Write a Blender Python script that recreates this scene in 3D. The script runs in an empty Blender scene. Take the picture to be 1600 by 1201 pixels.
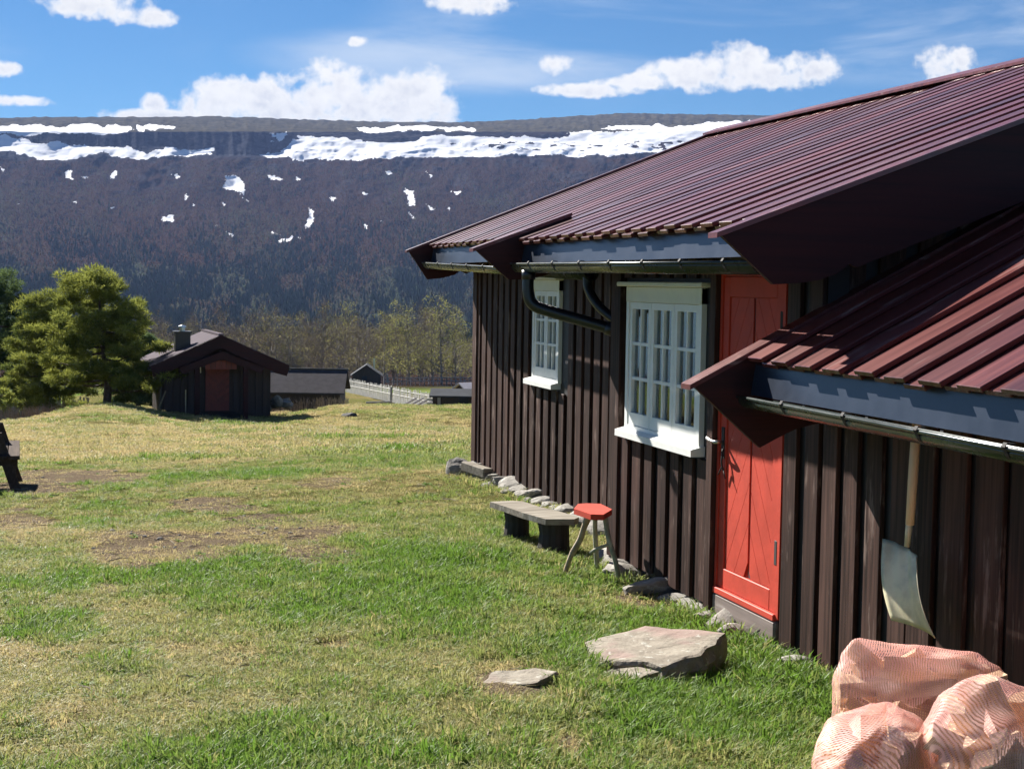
import bpy, math, random
import numpy as np
from mathutils import Vector, Matrix

random.seed(7); RNG = np.random.default_rng(11)
SC = bpy.context.scene
COL = SC.collection

# ------------------------------------------------------------------ camera
# world axes: +Y runs along the long cabin wall away from the viewer, +X into the cabin, eye at z = 0
FOC, CX, CY = 2400.0, 800.0, 600.5
def _n(v):
    v = np.array(v, float); return v / np.linalg.norm(v)
_c = np.array([(115 - CX) / FOC, (432 - CY) / FOC, 1.0])
_r = -0.0155
_down = _n([_r, 1.0, -(_r * _c[0] + _c[1])])
_Y = _n(_c); _Z = -_down; _X = np.cross(_Y, _Z)
CM = np.stack([_X, _Y, _Z], 1)                     # lens axes = CM @ world
def ray(px, py): return CM.T @ np.array([(px - CX) / FOC, (py - CY) / FOC, 1.0])
def at(px, py, depth): return ray(px, py) * depth  # a point of the place at that distance
def to_px(P):
    q = P @ CM.T
    return CX + FOC * q[:, 0] / q[:, 2], CY + FOC * q[:, 1] / q[:, 2], q[:, 2]
cam = bpy.data.cameras.new('camera'); cam_ob = bpy.data.objects.new('camera', cam); COL.objects.link(cam_ob)
cam.sensor_width = 36; cam.lens = 36 * FOC / 1600; cam.clip_start = 0.1; cam.clip_end = 20000
R = Matrix((CM[0], -CM[1], -CM[2])).transposed()
cam_ob.matrix_world = R.to_4x4()
SC.camera = cam_ob
FWD = np.array([CM[2, 0], CM[2, 1]]); FWD /= np.linalg.norm(FWD); RGT = np.array([FWD[1], -FWD[0]])

# ------------------------------------------------------------------ light, sky, exposure
SUN = Vector((-1.0, 2.9, 1.98)).normalized()
sun_el = math.asin(SUN.z); sun_az = math.atan2(SUN.x, SUN.y)
sl = bpy.data.lights.new('sun', 'SUN'); sl.energy = 5.0; sl.angle = math.radians(0.53); sl.color = (1.0, 0.95, 0.87)
so = bpy.data.objects.new('sun', sl); COL.objects.link(so)
so.rotation_euler = SUN.to_track_quat('Z', 'Y').to_euler()
SC.view_settings.view_transform = 'Standard'; SC.view_settings.look = 'None'
SC.view_settings.exposure = 1.5; SC.view_settings.gamma = 1.0; SC.view_settings.use_curve_mapping = False
SC.cycles.use_denoising = True; SC.cycles.use_adaptive_sampling = True; SC.cycles.adaptive_threshold = 0.02
SC.cycles.max_bounces = 8; SC.cycles.transparent_max_bounces = 12; SC.cycles.volume_bounces = 0
SC.cycles.sample_clamp_indirect = 6.0

class NT:
    """small helper for node trees"""
    def __init__(s, tree): s.t = tree
    def n(s, typ, **kw):
        nd = s.t.nodes.new(typ)
        ins = kw.pop('i', {})
        for k, v in kw.items(): setattr(nd, k, v)
        for k, v in ins.items(): s.set(nd.inputs[k], v)
        return nd
    def set(s, sock, v):
        if isinstance(v, bpy.types.NodeSocket): s.t.links.new(v, sock)
        elif isinstance(v, bpy.types.Node): s.t.links.new(v.outputs[0], sock)
        else: sock.default_value = v
    def m(s, op, a, b=None, c=None, clamp=False):
        nd = s.t.nodes.new('ShaderNodeMath'); nd.operation = op; nd.use_clamp = clamp
        for k, v in enumerate((a, b, c)):
            if v is not None: s.set(nd.inputs[k], v)
        return nd.outputs[0]
    def mix(s, f, a, b, typ='MIX'):
        nd = s.t.nodes.new('ShaderNodeMix'); nd.data_type = 'RGBA'; nd.blend_type = typ
        s.set(nd.inputs[0], f); s.set(nd.inputs[6], a); s.set(nd.inputs[7], b)
        return nd.outputs[2]
    def ramp(s, f, stops):
        nd = s.t.nodes.new('ShaderNodeValToRGB'); e = nd.color_ramp.elements
        while len(e) < len(stops): e.new(0.5)
        for k, (p, c) in enumerate(stops):
            e[k].position = p; e[k].color = (c, c, c, 1) if isinstance(c, (int, float)) else (*c, 1)
        s.set(nd.inputs[0], f); return nd.outputs[0]
    def noise(s, vec, scale, det=4, rough=0.55, dim='3D', dist=0.0):
        nd = s.t.nodes.new('ShaderNodeTexNoise'); nd.noise_dimensions = dim
        s.set(nd.inputs['Vector'], vec); nd.inputs['Scale'].default_value = scale
        nd.inputs['Detail'].default_value = det; nd.inputs['Roughness'].default_value = rough
        nd.inputs['Distortion'].default_value = dist
        return nd.outputs[0]
    def smooth(s, x, a, b):
        nd = s.t.nodes.new('ShaderNodeMapRange'); nd.interpolation_type = 'SMOOTHSTEP'
        s.set(nd.inputs[0], x); nd.inputs[1].default_value = a; nd.inputs[2].default_value = b
        return nd.outputs[0]

def c4(c): return (c[0], c[1], c[2], 1.0)

world = bpy.data.worlds.new('World'); SC.world = world; world.use_nodes = True
def build_sky():
    t = world.node_tree; t.nodes.clear(); N = NT(t)
    out = N.n('ShaderNodeOutputWorld'); bg = N.n('ShaderNodeBackground')
    sky = N.n('ShaderNodeTexSky'); sky.sky_type = 'NISHITA'; sky.sun_disc = False
    sky.sun_elevation = sun_el; sky.sun_rotation = sun_az
    sky.altitude = 1500; sky.air_density = 1.0; sky.dust_density = 0.0; sky.ozone_density = 4.0
    tc = N.n('ShaderNodeTexCoord'); sep = N.n('ShaderNodeSeparateXYZ', i={0: tc.outputs['Generated']})
    x, y, z = sep.outputs
    az = N.m('ARCTAN2', x, y); el = N.m('ARCSINE', z)
    # az/el in degrees scaled; domain warp
    co = N.n('ShaderNodeCombineXYZ', i={0: N.m('MULTIPLY', az, 57.3), 1: N.m('MULTIPLY', el, 57.3), 2: 0.0}).outputs[0]
    n1 = N.noise(co, 0.8, 6, 0.52); n2 = N.noise(co, 2.4, 5, 0.5)
    bil = N.m('SUBTRACT', 0.5, N.m('ABSOLUTE', N.m('SUBTRACT', N.noise(co, 1.5, 3, 0.45), 0.5)))      # billows
    wob = N.m('ADD', N.m('ADD', N.m('MULTIPLY', N.m('SUBTRACT', n1, 0.5), 3.0), N.m('MULTIPLY', N.m('SUBTRACT', n2, 0.5), 1.5)), N.m('MULTIPLY', N.m('SUBTRACT', bil, 0.42), 1.6))
    def azel(px, py):
        d = ray(px, py); return math.atan2(d[0], d[1]) * 57.3, math.asin(d[2] / np.linalg.norm(d)) * 57.3
    SX = 57.3 / FOC
    def puff(px, py, rx, ry, both=False):
        a, e = azel(px, py)
        u = N.m('DIVIDE', N.m('SUBTRACT', N.m('MULTIPLY', az, 57.3), a), rx * SX)
        v = N.m('DIVIDE', N.m('SUBTRACT', N.m('MULTIPLY', el, 57.3), e), ry * SX)
        val = N.m('SUBTRACT', 1.0, N.m('ADD', N.m('MULTIPLY', u, u), N.m('MULTIPLY', v, v)))
        return (val, v) if both else val
    puffs = [(345, 160, 75, 42), (430, 165, 110, 48), (520, 150, 95, 52), (560, 170, 140, 45), (650, 150, 75, 46), (675, 165, 52, 40), (240, 163, 24, 17), (240, 182, 90, 13),
             (1090, 118, 85, 30), (1150, 100, 65, 34), (1190, 118, 90, 26), (1265, 105, 60, 26), (930, 142, 95, 13), (990, 130, 70, 15), (870, 100, 30, 18),
             (1475, 100, 46, 31), (1500, 95, 22, 25), (150, 8, 90, 24), (215, 25, 60, 18), (120, 0, 60, 16), (735, 2, 75, 24), (5, 108, 26, 16), (25, 158, 55, 10), (560, 65, 20, 9),
             (-120, 120, 90, 40), (1750, 60, 120, 40), (-300, 60, 120, 40), (1900, 130, 120, 35), (2300, 40, 160, 45), (-700, 90, 140, 45), (400, -220, 200, 60), (1150, -300, 220, 60)]
    acc = None; wsum = 0.001; vsum = 0.0
    for k_, p in enumerate(puffs):
        v, hgt = puff(*p, both=True); acc = v if acc is None else N.m('SMOOTH_MAX', acc, v, 0.35)
        if k_ < 24:
            w = N.m('MAXIMUM', N.m('ADD', v, .4), 0.0); wsum = N.m('ADD', w, wsum); vsum = N.m('MULTIPLY_ADD', w, hgt, vsum)
    low = N.smooth(N.m('DIVIDE', vsum, wsum), 0.35, -0.75)          # 1 at the flat base of a cloud
    body = N.m('ADD', N.m('MULTIPLY', acc, 1.25), wob)
    cov = N.smooth(body, -0.05, 1.05)
    # the same field sampled a little lower and to the right: what lies on the far side from the sun is greyer
    co2 = N.n('ShaderNodeVectorMath', operation='ADD', i={0: co, 1: (0.30, -0.34, 0)}).outputs[0]
    n1b = N.noise(co2, 0.8, 6, 0.52); bilb = N.m('SUBTRACT', 0.5, N.m('ABSOLUTE', N.m('SUBTRACT', N.noise(co2, 1.5, 3, 0.45), 0.5)))
    relief = N.smooth(N.m('ADD', N.m('SUBTRACT', n1, n1b), N.m('MULTIPLY', N.m('SUBTRACT', bil, bilb), .6)), -0.16, 0.16)
    dens = N.smooth(body, 0.5, 2.0)
    shade = N.m('SUBTRACT', 1.0, N.m('MULTIPLY', N.m('MULTIPLY', dens, N.m('ADD', N.m('MULTIPLY', N.m('SUBTRACT', 1.2, relief), .8), N.m('MULTIPLY', low, .55))), 0.85), clamp=True)
    ccol = N.mix(shade, (4.1, 4.4, 5.1, 1), (7.5, 7.4, 7.2, 1))
    # thin streaks of high cloud
    rot = N.n('ShaderNodeMapping', i={'Vector': co, 'Rotation': (0, 0, math.radians(-8)), 'Scale': (0.085, 0.42, 1)}).outputs[0]
    w1 = N.noise(rot, 1.0, 6, 0.58, dist=0.5); w2 = N.noise(co, 0.07, 2, 0.5)
    veil = None
    for p in ((760, 95, 420, 62), (1050, 40, 520, 60), (1500, 60, 420, 80), (-500, 40, 500, 90), (2600, 80, 600, 90)):
        v = puff(*p); veil = v if veil is None else N.m('SMOOTH_MAX', veil, v, 0.4)
    wm = N.m('MAXIMUM', N.smooth(veil, 0.0, 0.9), N.m('MULTIPLY', N.smooth(w2, 0.48, 0.64), .5))
    wisp = N.m('MULTIPLY', N.m('MULTIPLY', N.smooth(w1, 0.36, 0.70), wm), 0.72)
    tint = N.mix(1.0, sky.outputs[0], (0.30, 0.48, 0.60, 1), 'MULTIPLY')
    c1 = N.mix(wisp, tint, (5.0, 5.7, 6.6, 1))
    c2 = N.mix(N.m('MULTIPLY', cov, 0.97), c1, ccol)
    t.links.new(c2, bg.inputs[0]); bg.inputs[1].default_value = 0.05
    t.links.new(bg.outputs[0], out.inputs[0])
build_sky()
world.cycles.sampling_method = 'MANUAL'; world.cycles.sample_map_resolution = 512

# ------------------------------------------------------------------ numeric noise
def _hash(ix, iy, seed):
    h = (ix.astype(np.int64) * 374761393 + iy.astype(np.int64) * 668265263 + seed * 1274126177) & 0x7fffffff
    h = ((h ^ (h >> 13)) * 1274126177) & 0x7fffffff
    return ((h ^ (h >> 16)) & 0xffff) / 65535.0
def vnoise(x, y, seed=0):
    x = np.asarray(x, float); y = np.asarray(y, float)
    ix = np.floor(x); iy = np.floor(y); fx = x - ix; fy = y - iy
    fx = fx * fx * (3 - 2 * fx); fy = fy * fy * (3 - 2 * fy)
    a = _hash(ix, iy, seed); b = _hash(ix + 1, iy, seed); c = _hash(ix, iy + 1, seed); d = _hash(ix + 1, iy + 1, seed)
    return (a * (1 - fx) + b * fx) * (1 - fy) + (c * (1 - fx) + d * fx) * fy
def fbm(x, y, seed=0, o=4, g=0.5):
    v = 0; a = 1; tot = 0
    for k in range(o):
        v = v + a * vnoise(x * 2 ** k + 17.3 * k, y * 2 ** k - 9.1 * k, seed + k); tot += a; a *= g
    return v / tot
def sstep(a, b, x):
    t = np.clip((x - a) / (b - a), 0, 1); return t * t * (3 - 2 * t)

# ------------------------------------------------------------------ object helpers
def mesh_from(name, verts, faces, mat=None, smooth=False):
    me = bpy.data.meshes.new(name); me.from_pydata([tuple(v) for v in verts], [], [tuple(f) for f in faces]); me.update()
    if mat is not None:
        for mm in (mat if isinstance(mat, (list, tuple)) else [mat]): me.materials.append(mm)
    if smooth: me.polygons.foreach_set('use_smooth', [True] * len(me.polygons))
    return me
def fast_mesh(name, V, F, mat=None, smooth=False):
    """V (n,3), F (m,3 or 4) numpy"""
    me = bpy.data.meshes.new(name); k = F.shape[1]
    me.vertices.add(len(V)); me.vertices.foreach_set('co', np.ascontiguousarray(V, np.float32).ravel())
    me.loops.add(F.size); me.loops.foreach_set('vertex_index', np.ascontiguousarray(F, np.int32).ravel())
    me.polygons.add(len(F)); me.polygons.foreach_set('loop_start', np.arange(0, F.size, k, dtype=np.int32))
    me.update(calc_edges=True); me.validate()
    if mat is not None: me.materials.append(mat)
    if smooth: me.polygons.foreach_set('use_smooth', [True] * len(me.polygons))
    return me
def link(name, me, parent=None, loc=None, rot=None, scale=None):
    o = bpy.data.objects.new(name, me); COL.objects.link(o)
    if loc is not None: o.location = loc
    if rot is not None: o.rotation_euler = rot
    if scale is not None: o.scale = scale
    if parent is not None: o.parent = parent
    return o
def tag(o, label=None, cat=None, group=None, kind=None):
    if label: o['label'] = label
    if cat: o['category'] = cat
    if group: o['group'] = group
    if kind: o['kind'] = kind
    return o
def empty(name, loc=(0, 0, 0), rz=0.0):
    o = bpy.data.objects.new(name, None); COL.objects.link(o); o.location = loc; o.rotation_euler = (0, 0, rz)
    o.empty_display_size = 0.3; return o
def copy_tree(o, parent=None):
    c = o.copy(); COL.objects.link(c); c.parent = parent
    for ch in [k for k in bpy.data.objects if k.parent == o]: copy_tree(ch, c)
    return c
class MB:
    def __init__(s): s.v = []; s.f = []
    def add(s, V, F):
        b = len(s.v); s.v += [tuple(p) for p in V]; s.f += [tuple(b + k for k in f) for f in F]; return s
    def box(s, x0, x1, y0, y1, z0, z1, ch=0.0, M=None):
        """box with optional chamfer"""
        if ch <= 0:
            V = [(x0, y0, z0), (x1, y0, z0), (x1, y1, z0), (x0, y1, z0), (x0, y0, z1), (x1, y0, z1), (x1, y1, z1), (x0, y1, z1)]
            F = [(0, 3, 2, 1), (4, 5, 6, 7), (0, 1, 5, 4), (1, 2, 6, 5), (2, 3, 7, 6), (3, 0, 4, 7)]
        else:
            V = []; idx = {}
            cx, cy, cz = [(x0, x1), (y0, y1), (z0, z1)]
            for i in (0, 1):
                for j in (0, 1):
                    for k in (0, 1):
                        sx, sy, sz = (1, -1)[i], (1, -1)[j], (1, -1)[k]
                        for ax in range(3):
                            p = [cx[i] + sx * ch, cy[j] + sy * ch, cz[k] + sz * ch]
                            p[ax] = (cx[i], cy[j], cz[k])[ax]
                            idx[(i, j, k, ax)] = len(V); V.append(tuple(p))
            F = []
            q = [(0, 0), (1, 0), (1, 1), (0, 1)]
            for ax in range(3):
                for sd in (0, 1):
                    f = []
                    for a, b in q:
                        key = [0, 0, 0]; key[ax] = sd; key[(ax + 1) % 3] = a; key[(ax + 2) % 3] = b
                        f.append(idx[(*key, ax)])
                    F.append(f if sd else f[::-1])
            for ax in range(3):
                o1, o2 = (ax + 1) % 3, (ax + 2) % 3
                for a in (0, 1):
                    for b in (0, 1):
                        k0 = [0, 0, 0]; k0[o1] = a; k0[o2] = b; k1 = list(k0); k1[ax] = 1
                        f = [idx[(*k0, o1)], idx[(*k1, o1)], idx[(*k1, o2)], idx[(*k0, o2)]]
                        F.append(f if (a == b) == False else f[::-1])
            for i in (0, 1):
                for j in (0, 1):
                    for k in (0, 1):
                        f = [idx[(i, j, k, 0)], idx[(i, j, k, 1)], idx[(i, j, k, 2)]]
                        F.append(f if (i + j + k) % 2 else f[::-1])
        if M is not None: V = [tuple(M @ Vector(p)) for p in V]
        return s.add(V, F)
    def prism(s, pts, axis, a, b):
        """extrude a 2D outline: axis 0/1/2 between a and b; pts in the other two axes (in order)"""
        n = len(pts); V = []
        for t in (a, b):
            for p in pts:
                q = [0, 0, 0]; q[axis] = t; o = [k for k in range(3) if k != axis]; q[o[0]] = p[0]; q[o[1]] = p[1]; V.append(q)
        F = [tuple(range(n))[::-1], tuple(range(n, 2 * n))] + [(k, (k + 1) % n, n + (k + 1) % n, n + k) for k in range(n)]
        return s.add(V, F)
    def tube(s, path, rad, seg=10, caps=True):
        path = [Vector(p) for p in path]; n = len(path)
        rad = rad if isinstance(rad, (list, tuple)) else [rad] * n
        V = []; up = None
        for k in range(n):
            d = (path[min(k + 1, n - 1)] - path[max(k - 1, 0)]).normalized()
            if up is None: up = Vector((0, 0, 1)) if abs(d.z) < 0.9 else Vector((1, 0, 0))
            a = (up - d * up.dot(d)).normalized(); b = d.cross(a); up = a
            for j in range(seg):
                t = 2 * math.pi * j / seg; V.append(path[k] + (a * math.cos(t) + b * math.sin(t)) * rad[k])
        F = [(k * seg + j, k * seg + (j + 1) % seg, (k + 1) * seg + (j + 1) % seg, (k + 1) * seg + j) for k in range(n - 1) for j in range(seg)]
        if caps: F += [tuple(range(seg))[::-1], tuple(range((n - 1) * seg, n * seg))]
        return s.add(V, F)
    def build(s, name, mat, parent=None, smooth=False, **kw):
        me = mesh_from(name, s.v, s.f, mat, smooth)
        return link(name, me, parent, **kw)
def fix_normals(me):
    import bmesh
    bm = bmesh.new(); bm.from_mesh(me); bmesh.ops.recalc_face_normals(bm, faces=bm.faces); bm.to_mesh(me); bm.free()
def bez(pts, n=8):
    """smooth path through points (catmull-rom)"""
    P = [Vector(p) for p in pts]; P = [P[0] * 2 - P[1]] + P + [P[-1] * 2 - P[-2]]; out = []
    for k in range(1, len(P) - 2):
        for j in range(n):
            t = j / n; a, b, c, d = P[k - 1], P[k], P[k + 1], P[k + 2]
            out.append(0.5 * ((2 * b) + (c - a) * t + (2 * a - 5 * b + 4 * c - d) * t * t + (3 * b - a - 3 * c + d) * t ** 3))
    out.append(P[-2]); return out

# ------------------------------------------------------------------ materials
def new_mat(name):
    m = bpy.data.materials.new(name); m.use_nodes = True; t = m.node_tree; t.nodes.clear()
    N = NT(t); out = N.n('ShaderNodeOutputMaterial'); b = N.n('ShaderNodeBsdfPrincipled'); t.links.new(b.outputs[0], out.inputs[0])
    return m, N, b, out
def wood(name, dark, light, axis=2, rough=(0.45, 0.7), grain=1.0, weather=None, wamt=0.0, bump=0.25, spec=0.5, knots=True, vary=0.35):
    """streaky stained or raw wood; axis = the length of the board in object space"""
    m, N, b, out = new_mat(name)
    tc = N.n('ShaderNodeTexCoord').outputs['Object']; oi = N.n('ShaderNodeObjectInfo')
    off = N.n('ShaderNodeVectorMath', operation='SCALE', i={0: (37.0, 91.0, 53.0), 'Scale': oi.outputs['Random']}).outputs[0]
    p = N.n('ShaderNodeVectorMath', operation='ADD', i={0: tc, 1: off}).outputs[0]
    sc = [38 * grain] * 3; sc[axis] = 1.3 * grain
    st = N.n('ShaderNodeMapping', i={'Vector': p, 'Scale': tuple(sc)}).outputs[0]
    g = N.noise(st, 1.0, 5, 0.6, dist=0.4)
    sc2 = [9 * grain] * 3; sc2[axis] = 0.8 * grain
    g2 = N.noise(N.n('ShaderNodeMapping', i={'Vector': p, 'Scale': tuple(sc2)}).outputs[0], 1.0, 3, 0.5, dist=0.8)
    f = N.m('ADD', N.m('MULTIPLY', g, 0.6), N.m('MULTIPLY', g2, 0.4))
    col = N.mix(N.smooth(f, 0.3, 0.72), c4(dark), c4(light))
    v = N.m('ADD', 1.0 - vary / 2, N.m('MULTIPLY', oi.outputs['Random'], vary))
    col = N.mix(1.0, col, N.n('ShaderNodeCombineColor', i={0: v, 1: v, 2: v}).outputs[0], 'MULTIPLY')
    if weather:
        w = N.noise(N.n('ShaderNodeMapping', i={'Vector': p, 'Scale': tuple([22 * grain if k != axis else 2.2 * grain for k in range(3)])}).outputs[0], 1.0, 6, 0.68)
        w2 = N.noise(p, 3.1, 3, 0.5)
        wf = N.m('MULTIPLY', N.smooth(N.m('ADD', w, N.m('MULTIPLY', N.m('SUBTRACT', w2, 0.5), 0.5)), 0.62 - 0.16 * wamt, 0.72), min(1.0, 0.35 + wamt))
        col = N.mix(wf, col, c4(weather))
    N.set(b.inputs['Base Color'], col)
    N.set(b.inputs['Roughness'], N.m('ADD', rough[0], N.m('MULTIPLY', f, rough[1] - rough[0])))
    b.inputs['Specular IOR Level'].default_value = spec
    bp = N.n('ShaderNodeBump', i={'Strength': bump, 'Distance': 0.004, 'Height': f}); N.set(b.inputs['Normal'], bp.outputs[0])
    return m
def plain(name, col, rough=0.5, metal=0.0, spec=0.5, nscale=12, namt=0.25, bump=0.0, bscale=40, col2=None):
    m, N, b, out = new_mat(name)
    tc = N.n('ShaderNodeTexCoord').outputs['Object']
    f = N.noise(tc, nscale, 5, 0.6)
    c2 = col2 if col2 else tuple(max(0, c * (1 - namt)) for c in col)
    N.set(b.inputs['Base Color'], N.mix(N.smooth(f, 0.32, 0.68), c4(c2), c4(col)))
    N.set(b.inputs['Roughness'], N.m('ADD', rough - 0.06, N.m('MULTIPLY', f, 0.14)))
    b.inputs['Metallic'].default_value = metal; b.inputs['Specular IOR Level'].default_value = spec
    if bump > 0:
        h = N.noise(tc, bscale, 6, 0.65)
        bp = N.n('ShaderNodeBump', i={'Strength': bump, 'Distance': 0.02, 'Height': h}); N.set(b.inputs['Normal'], bp.outputs[0])
    return m
TAR = (0.013, 0.0072, 0.0062); TAR2 = (0.088, 0.047, 0.037); WEA = (0.23, 0.165, 0.14)
M_board = wood('tarred_board_upright', TAR, TAR2, 2, (0.5, 0.72), 1.0, WEA, 0.30, 0.5, 0.10, vary=0.6)
M_wall = wood('tarred_sheathing', (0.008, 0.006, 0.006), (0.02, 0.014, 0.013), 2, (0.5, 0.7), 1.0, None, 0, 0.3)
M_roof = wood('red_brown_roof_plank', (0.070, 0.012, 0.011), (0.165, 0.034, 0.027), 0, (0.22, 0.40), 0.8, (0.30, 0.19, 0.17), 0.22, 0.3, 0.65, vary=0.65)
M_barge = wood('dark_red_brown_bargeboard', (0.022, 0.007, 0.0085), (0.055, 0.013, 0.013), 0, (0.5, 0.7), 0.8, None, 0, 0.3, 0.25)
M_red = plain('red_door_paint', (0.56, 0.058, 0.030), 0.6, 0, 0.25, 5, 0.20, 0.10, 40)
M_white = plain('white_gloss_paint', (0.80, 0.80, 0.77), 0.42, 0, 0.5, 9, 0.06, 0.03, 50)
M_cream = plain('cream_paint', (0.72, 0.70, 0.56), 0.45, 0, 0.5, 9, 0.06)
M_metal = plain('slate_grey_sheet_metal', (0.030, 0.041, 0.066), 0.32, 0.3, 0.5, 5, 0.25, 0.03, 9)
M_gut = plain('dark_green_gutter_metal', (0.022, 0.032, 0.030), 0.26, 0.2, 0.6, 5, 0.3)
M_pipe = plain('black_pipe_metal', (0.011, 0.013, 0.019), 0.34, 0.0, 0.6, 5, 0.3)
M_steel = plain('bright_steel', (0.62, 0.62, 0.60), 0.3, 1.0, 0.5, 15, 0.2)
M_iron = plain('black_iron', (0.02, 0.018, 0.018), 0.8, 0.0, 0.5, 15, 0.2)
M_grey = wood('weathered_grey_wood', (0.14, 0.12, 0.095), (0.34, 0.305, 0.25), 0, (0.7, 0.9), 0.8, (0.42, 0.39, 0.34), 0.3, 0.5, 0.08)
M_sill = wood('grey_threshold_wood', (0.10, 0.075, 0.065), (0.24, 0.19, 0.17), 1, (0.6, 0.85), 0.8, (0.36, 0.31, 0.29), 0.3, 0.4, 0.3)
M_logdark = wood('dark_old_log', (0.018, 0.015, 0.014), (0.06, 0.05, 0.045), 2, (0.7, 0.9), 0.8, None, 0, 0.5, 0.3)
M_branch = plain('peeled_branch_wood', (0.42, 0.32, 0.20), 0.6, 0, 0.4, 14, 0.45, 0.3, 30)
M_branch2 = plain('mossy_branch_wood', (0.42, 0.40, 0.29), 0.7, 0, 0.4, 14, 0.45, 0.4, 30)
M_handle = wood('pale_shovel_shaft', (0.50, 0.36, 0.22), (0.68, 0.52, 0.34), 2, (0.45, 0.6), 1.0, None, 0, 0.1, 0.4)
M_alu = plain('dull_aluminium', (0.74, 0.67, 0.45), 0.5, 0.12, 0.5, 7, 0.35, 0.06, 20)
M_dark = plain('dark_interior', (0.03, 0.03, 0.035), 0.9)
M_curtain = plain('grey_blue_curtain', (0.22, 0.25, 0.30), 0.9, 0, 0.2, 4, 0.2)

def stone_mat(name, a, b_, pink=None, lichen=True):
    m, N, b, out = new_mat(name)
    tc = N.n('ShaderNodeTexCoord').outputs['Object']
    f = N.noise(tc, 7, 7, 0.66); g = N.noise(tc, 45, 4, 0.7)
    col = N.mix(N.smooth(f, 0.33, 0.66), c4(a), c4(b_))
    col = N.mix(N.m('MULTIPLY', N.smooth(g, 0.52, 0.7), 0.5), col, c4(tuple(x * 0.5 for x in a)))
    if pink: col = N.mix(N.m('MULTIPLY', N.smooth(N.noise(tc, 2.2, 3), 0.5, 0.62), 0.7), col, c4(pink))
    if lichen: col = N.mix(N.m('MULTIPLY', N.smooth(N.noise(tc, 13, 4, 0.6), 0.6, 0.67), 0.6), col, (0.50, 0.50, 0.44, 1))
    N.set(b.inputs['Base Color'], col); b.inputs['Roughness'].default_value = 0.88; b.inputs['Specular IOR Level'].default_value = 0.3
    h = N.m('ADD', f, N.m('MULTIPLY', g, 0.35))
    bp = N.n('ShaderNodeBump', i={'Strength': 0.7, 'Distance': 0.02, 'Height': h}); N.set(b.inputs['Normal'], bp.outputs[0])
    return m
M_stone = stone_mat('grey_field_stone', (0.17, 0.155, 0.135), (0.31, 0.29, 0.255))
M_slab = stone_mat('pinkish_slab_stone', (0.20, 0.17, 0.13), (0.30, 0.265, 0.21), (0.27, 0.18, 0.155))

def glass_mat():
    m, N, b, out = new_mat('window_glass'); t = m.node_tree
    gl = N.n('ShaderNodeBsdfGlossy', i={'Color': (0.9, 0.93, 0.95, 1), 'Roughness': 0.03}); tr = N.n('ShaderNodeBsdfTransparent', i={'Color': (0.80, 0.85, 0.88, 1)})
    fr = N.n('ShaderNodeFresnel', i={'IOR': 1.9}); mx = N.n('ShaderNodeMixShader', i={0: fr.outputs[0], 1: tr.outputs[0], 2: gl.outputs[0]})
    t.links.new(mx.outputs[0], out.inputs[0]); return m
M_glass = glass_mat()

def foliage_mat(name, lo, hi, trans=0.35, inst=True, rough=0.55):
    m, N, b, out = new_mat(name); t = m.node_tree
    at_ = N.n('ShaderNodeAttribute', attribute_name='tone'); at_.attribute_type = 'INSTANCER' if inst else 'GEOMETRY'
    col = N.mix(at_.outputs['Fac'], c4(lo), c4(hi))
    N.set(b.inputs['Base Color'], col); b.inputs['Roughness'].default_value = rough; b.inputs['Specular IOR Level'].default_value = 0.2 if 'grass' in name else 0.0
    tl = N.n('ShaderNodeBsdfTranslucent', i={'Color': col}); mx = N.n('ShaderNodeMixShader', i={0: trans, 1: b.outputs[0], 2: tl.outputs[0]})
    t.links.new(mx.outputs[0], out.inputs[0]); return m

# ------------------------------------------------------------------ terrain of the hill
G_S = np.array([-20, 0, 3, 5.4, 8, 10, 13.7, 17.2, 24, 36, 52, 60, 66, 72, 85, 110, 140], float)
G_Z = np.array([-1.55, -1.58, -1.62, -1.72, -1.85, -1.92, -2.05, -2.2, -2.62, -3.50, -5.02, -5.42, -5.72, -6.8, -7.8, -8.6, -10.6], float)
def ground_z(x, y, detail=True):
    x = np.asarray(x, float); y = np.asarray(y, float)
    s = x * FWD[0] + y * FWD[1]; l = x * RGT[0] + y * RGT[1]
    z = np.interp(s, G_S, G_Z)
    near = 1 - sstep(20, 45, s)
    z = z + near * (np.minimum(l, 0) * 0.050 - np.clip(l, 0, 3) * 0.085 * (1 - sstep(9, 14, s)))
    # knoll left of the hut, and the fall of the ground beyond it
    pxx = l / np.maximum(s, 1) * FOC + CX
    kn = np.exp(-(((s - 54) / 10) ** 2)) * np.exp(-(((pxx - 160) / 105) ** 2))
    z = z + 0.60 * kn + .42 * sstep(440, 560, pxx) * sstep(45, 62, s)
    z = z - sstep(52, 66, s) * 2.4 * (1 - sstep(10, 150, pxx)) 
    # level strip along the cabin wall
    d = np.where(y > 10.4, 4.25, 3.76) - x
    w = (1 - sstep(0.1, 1.6, d)) * sstep(3, 5.5, y) * (1 - sstep(16.5, 19, y))
    zb = np.interp(y, [3, 5, 7, 16, 18], [-1.93, -1.96, -2.0, -2.06, -2.15])
    z = z * (1 - w) + zb * w
    if detail:
        amp = 0.035 + 0.0022 * np.clip(s, 0, 70)
        z = z + (fbm(x * 0.9, y * 0.9, 3, 3) - 0.5) * amp * (1 - 0.6 * w) + (fbm(x * 4, y * 4, 9, 2) - 0.5) * 0.028 * (1 - sstep(20, 40, s))
    return z
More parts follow.
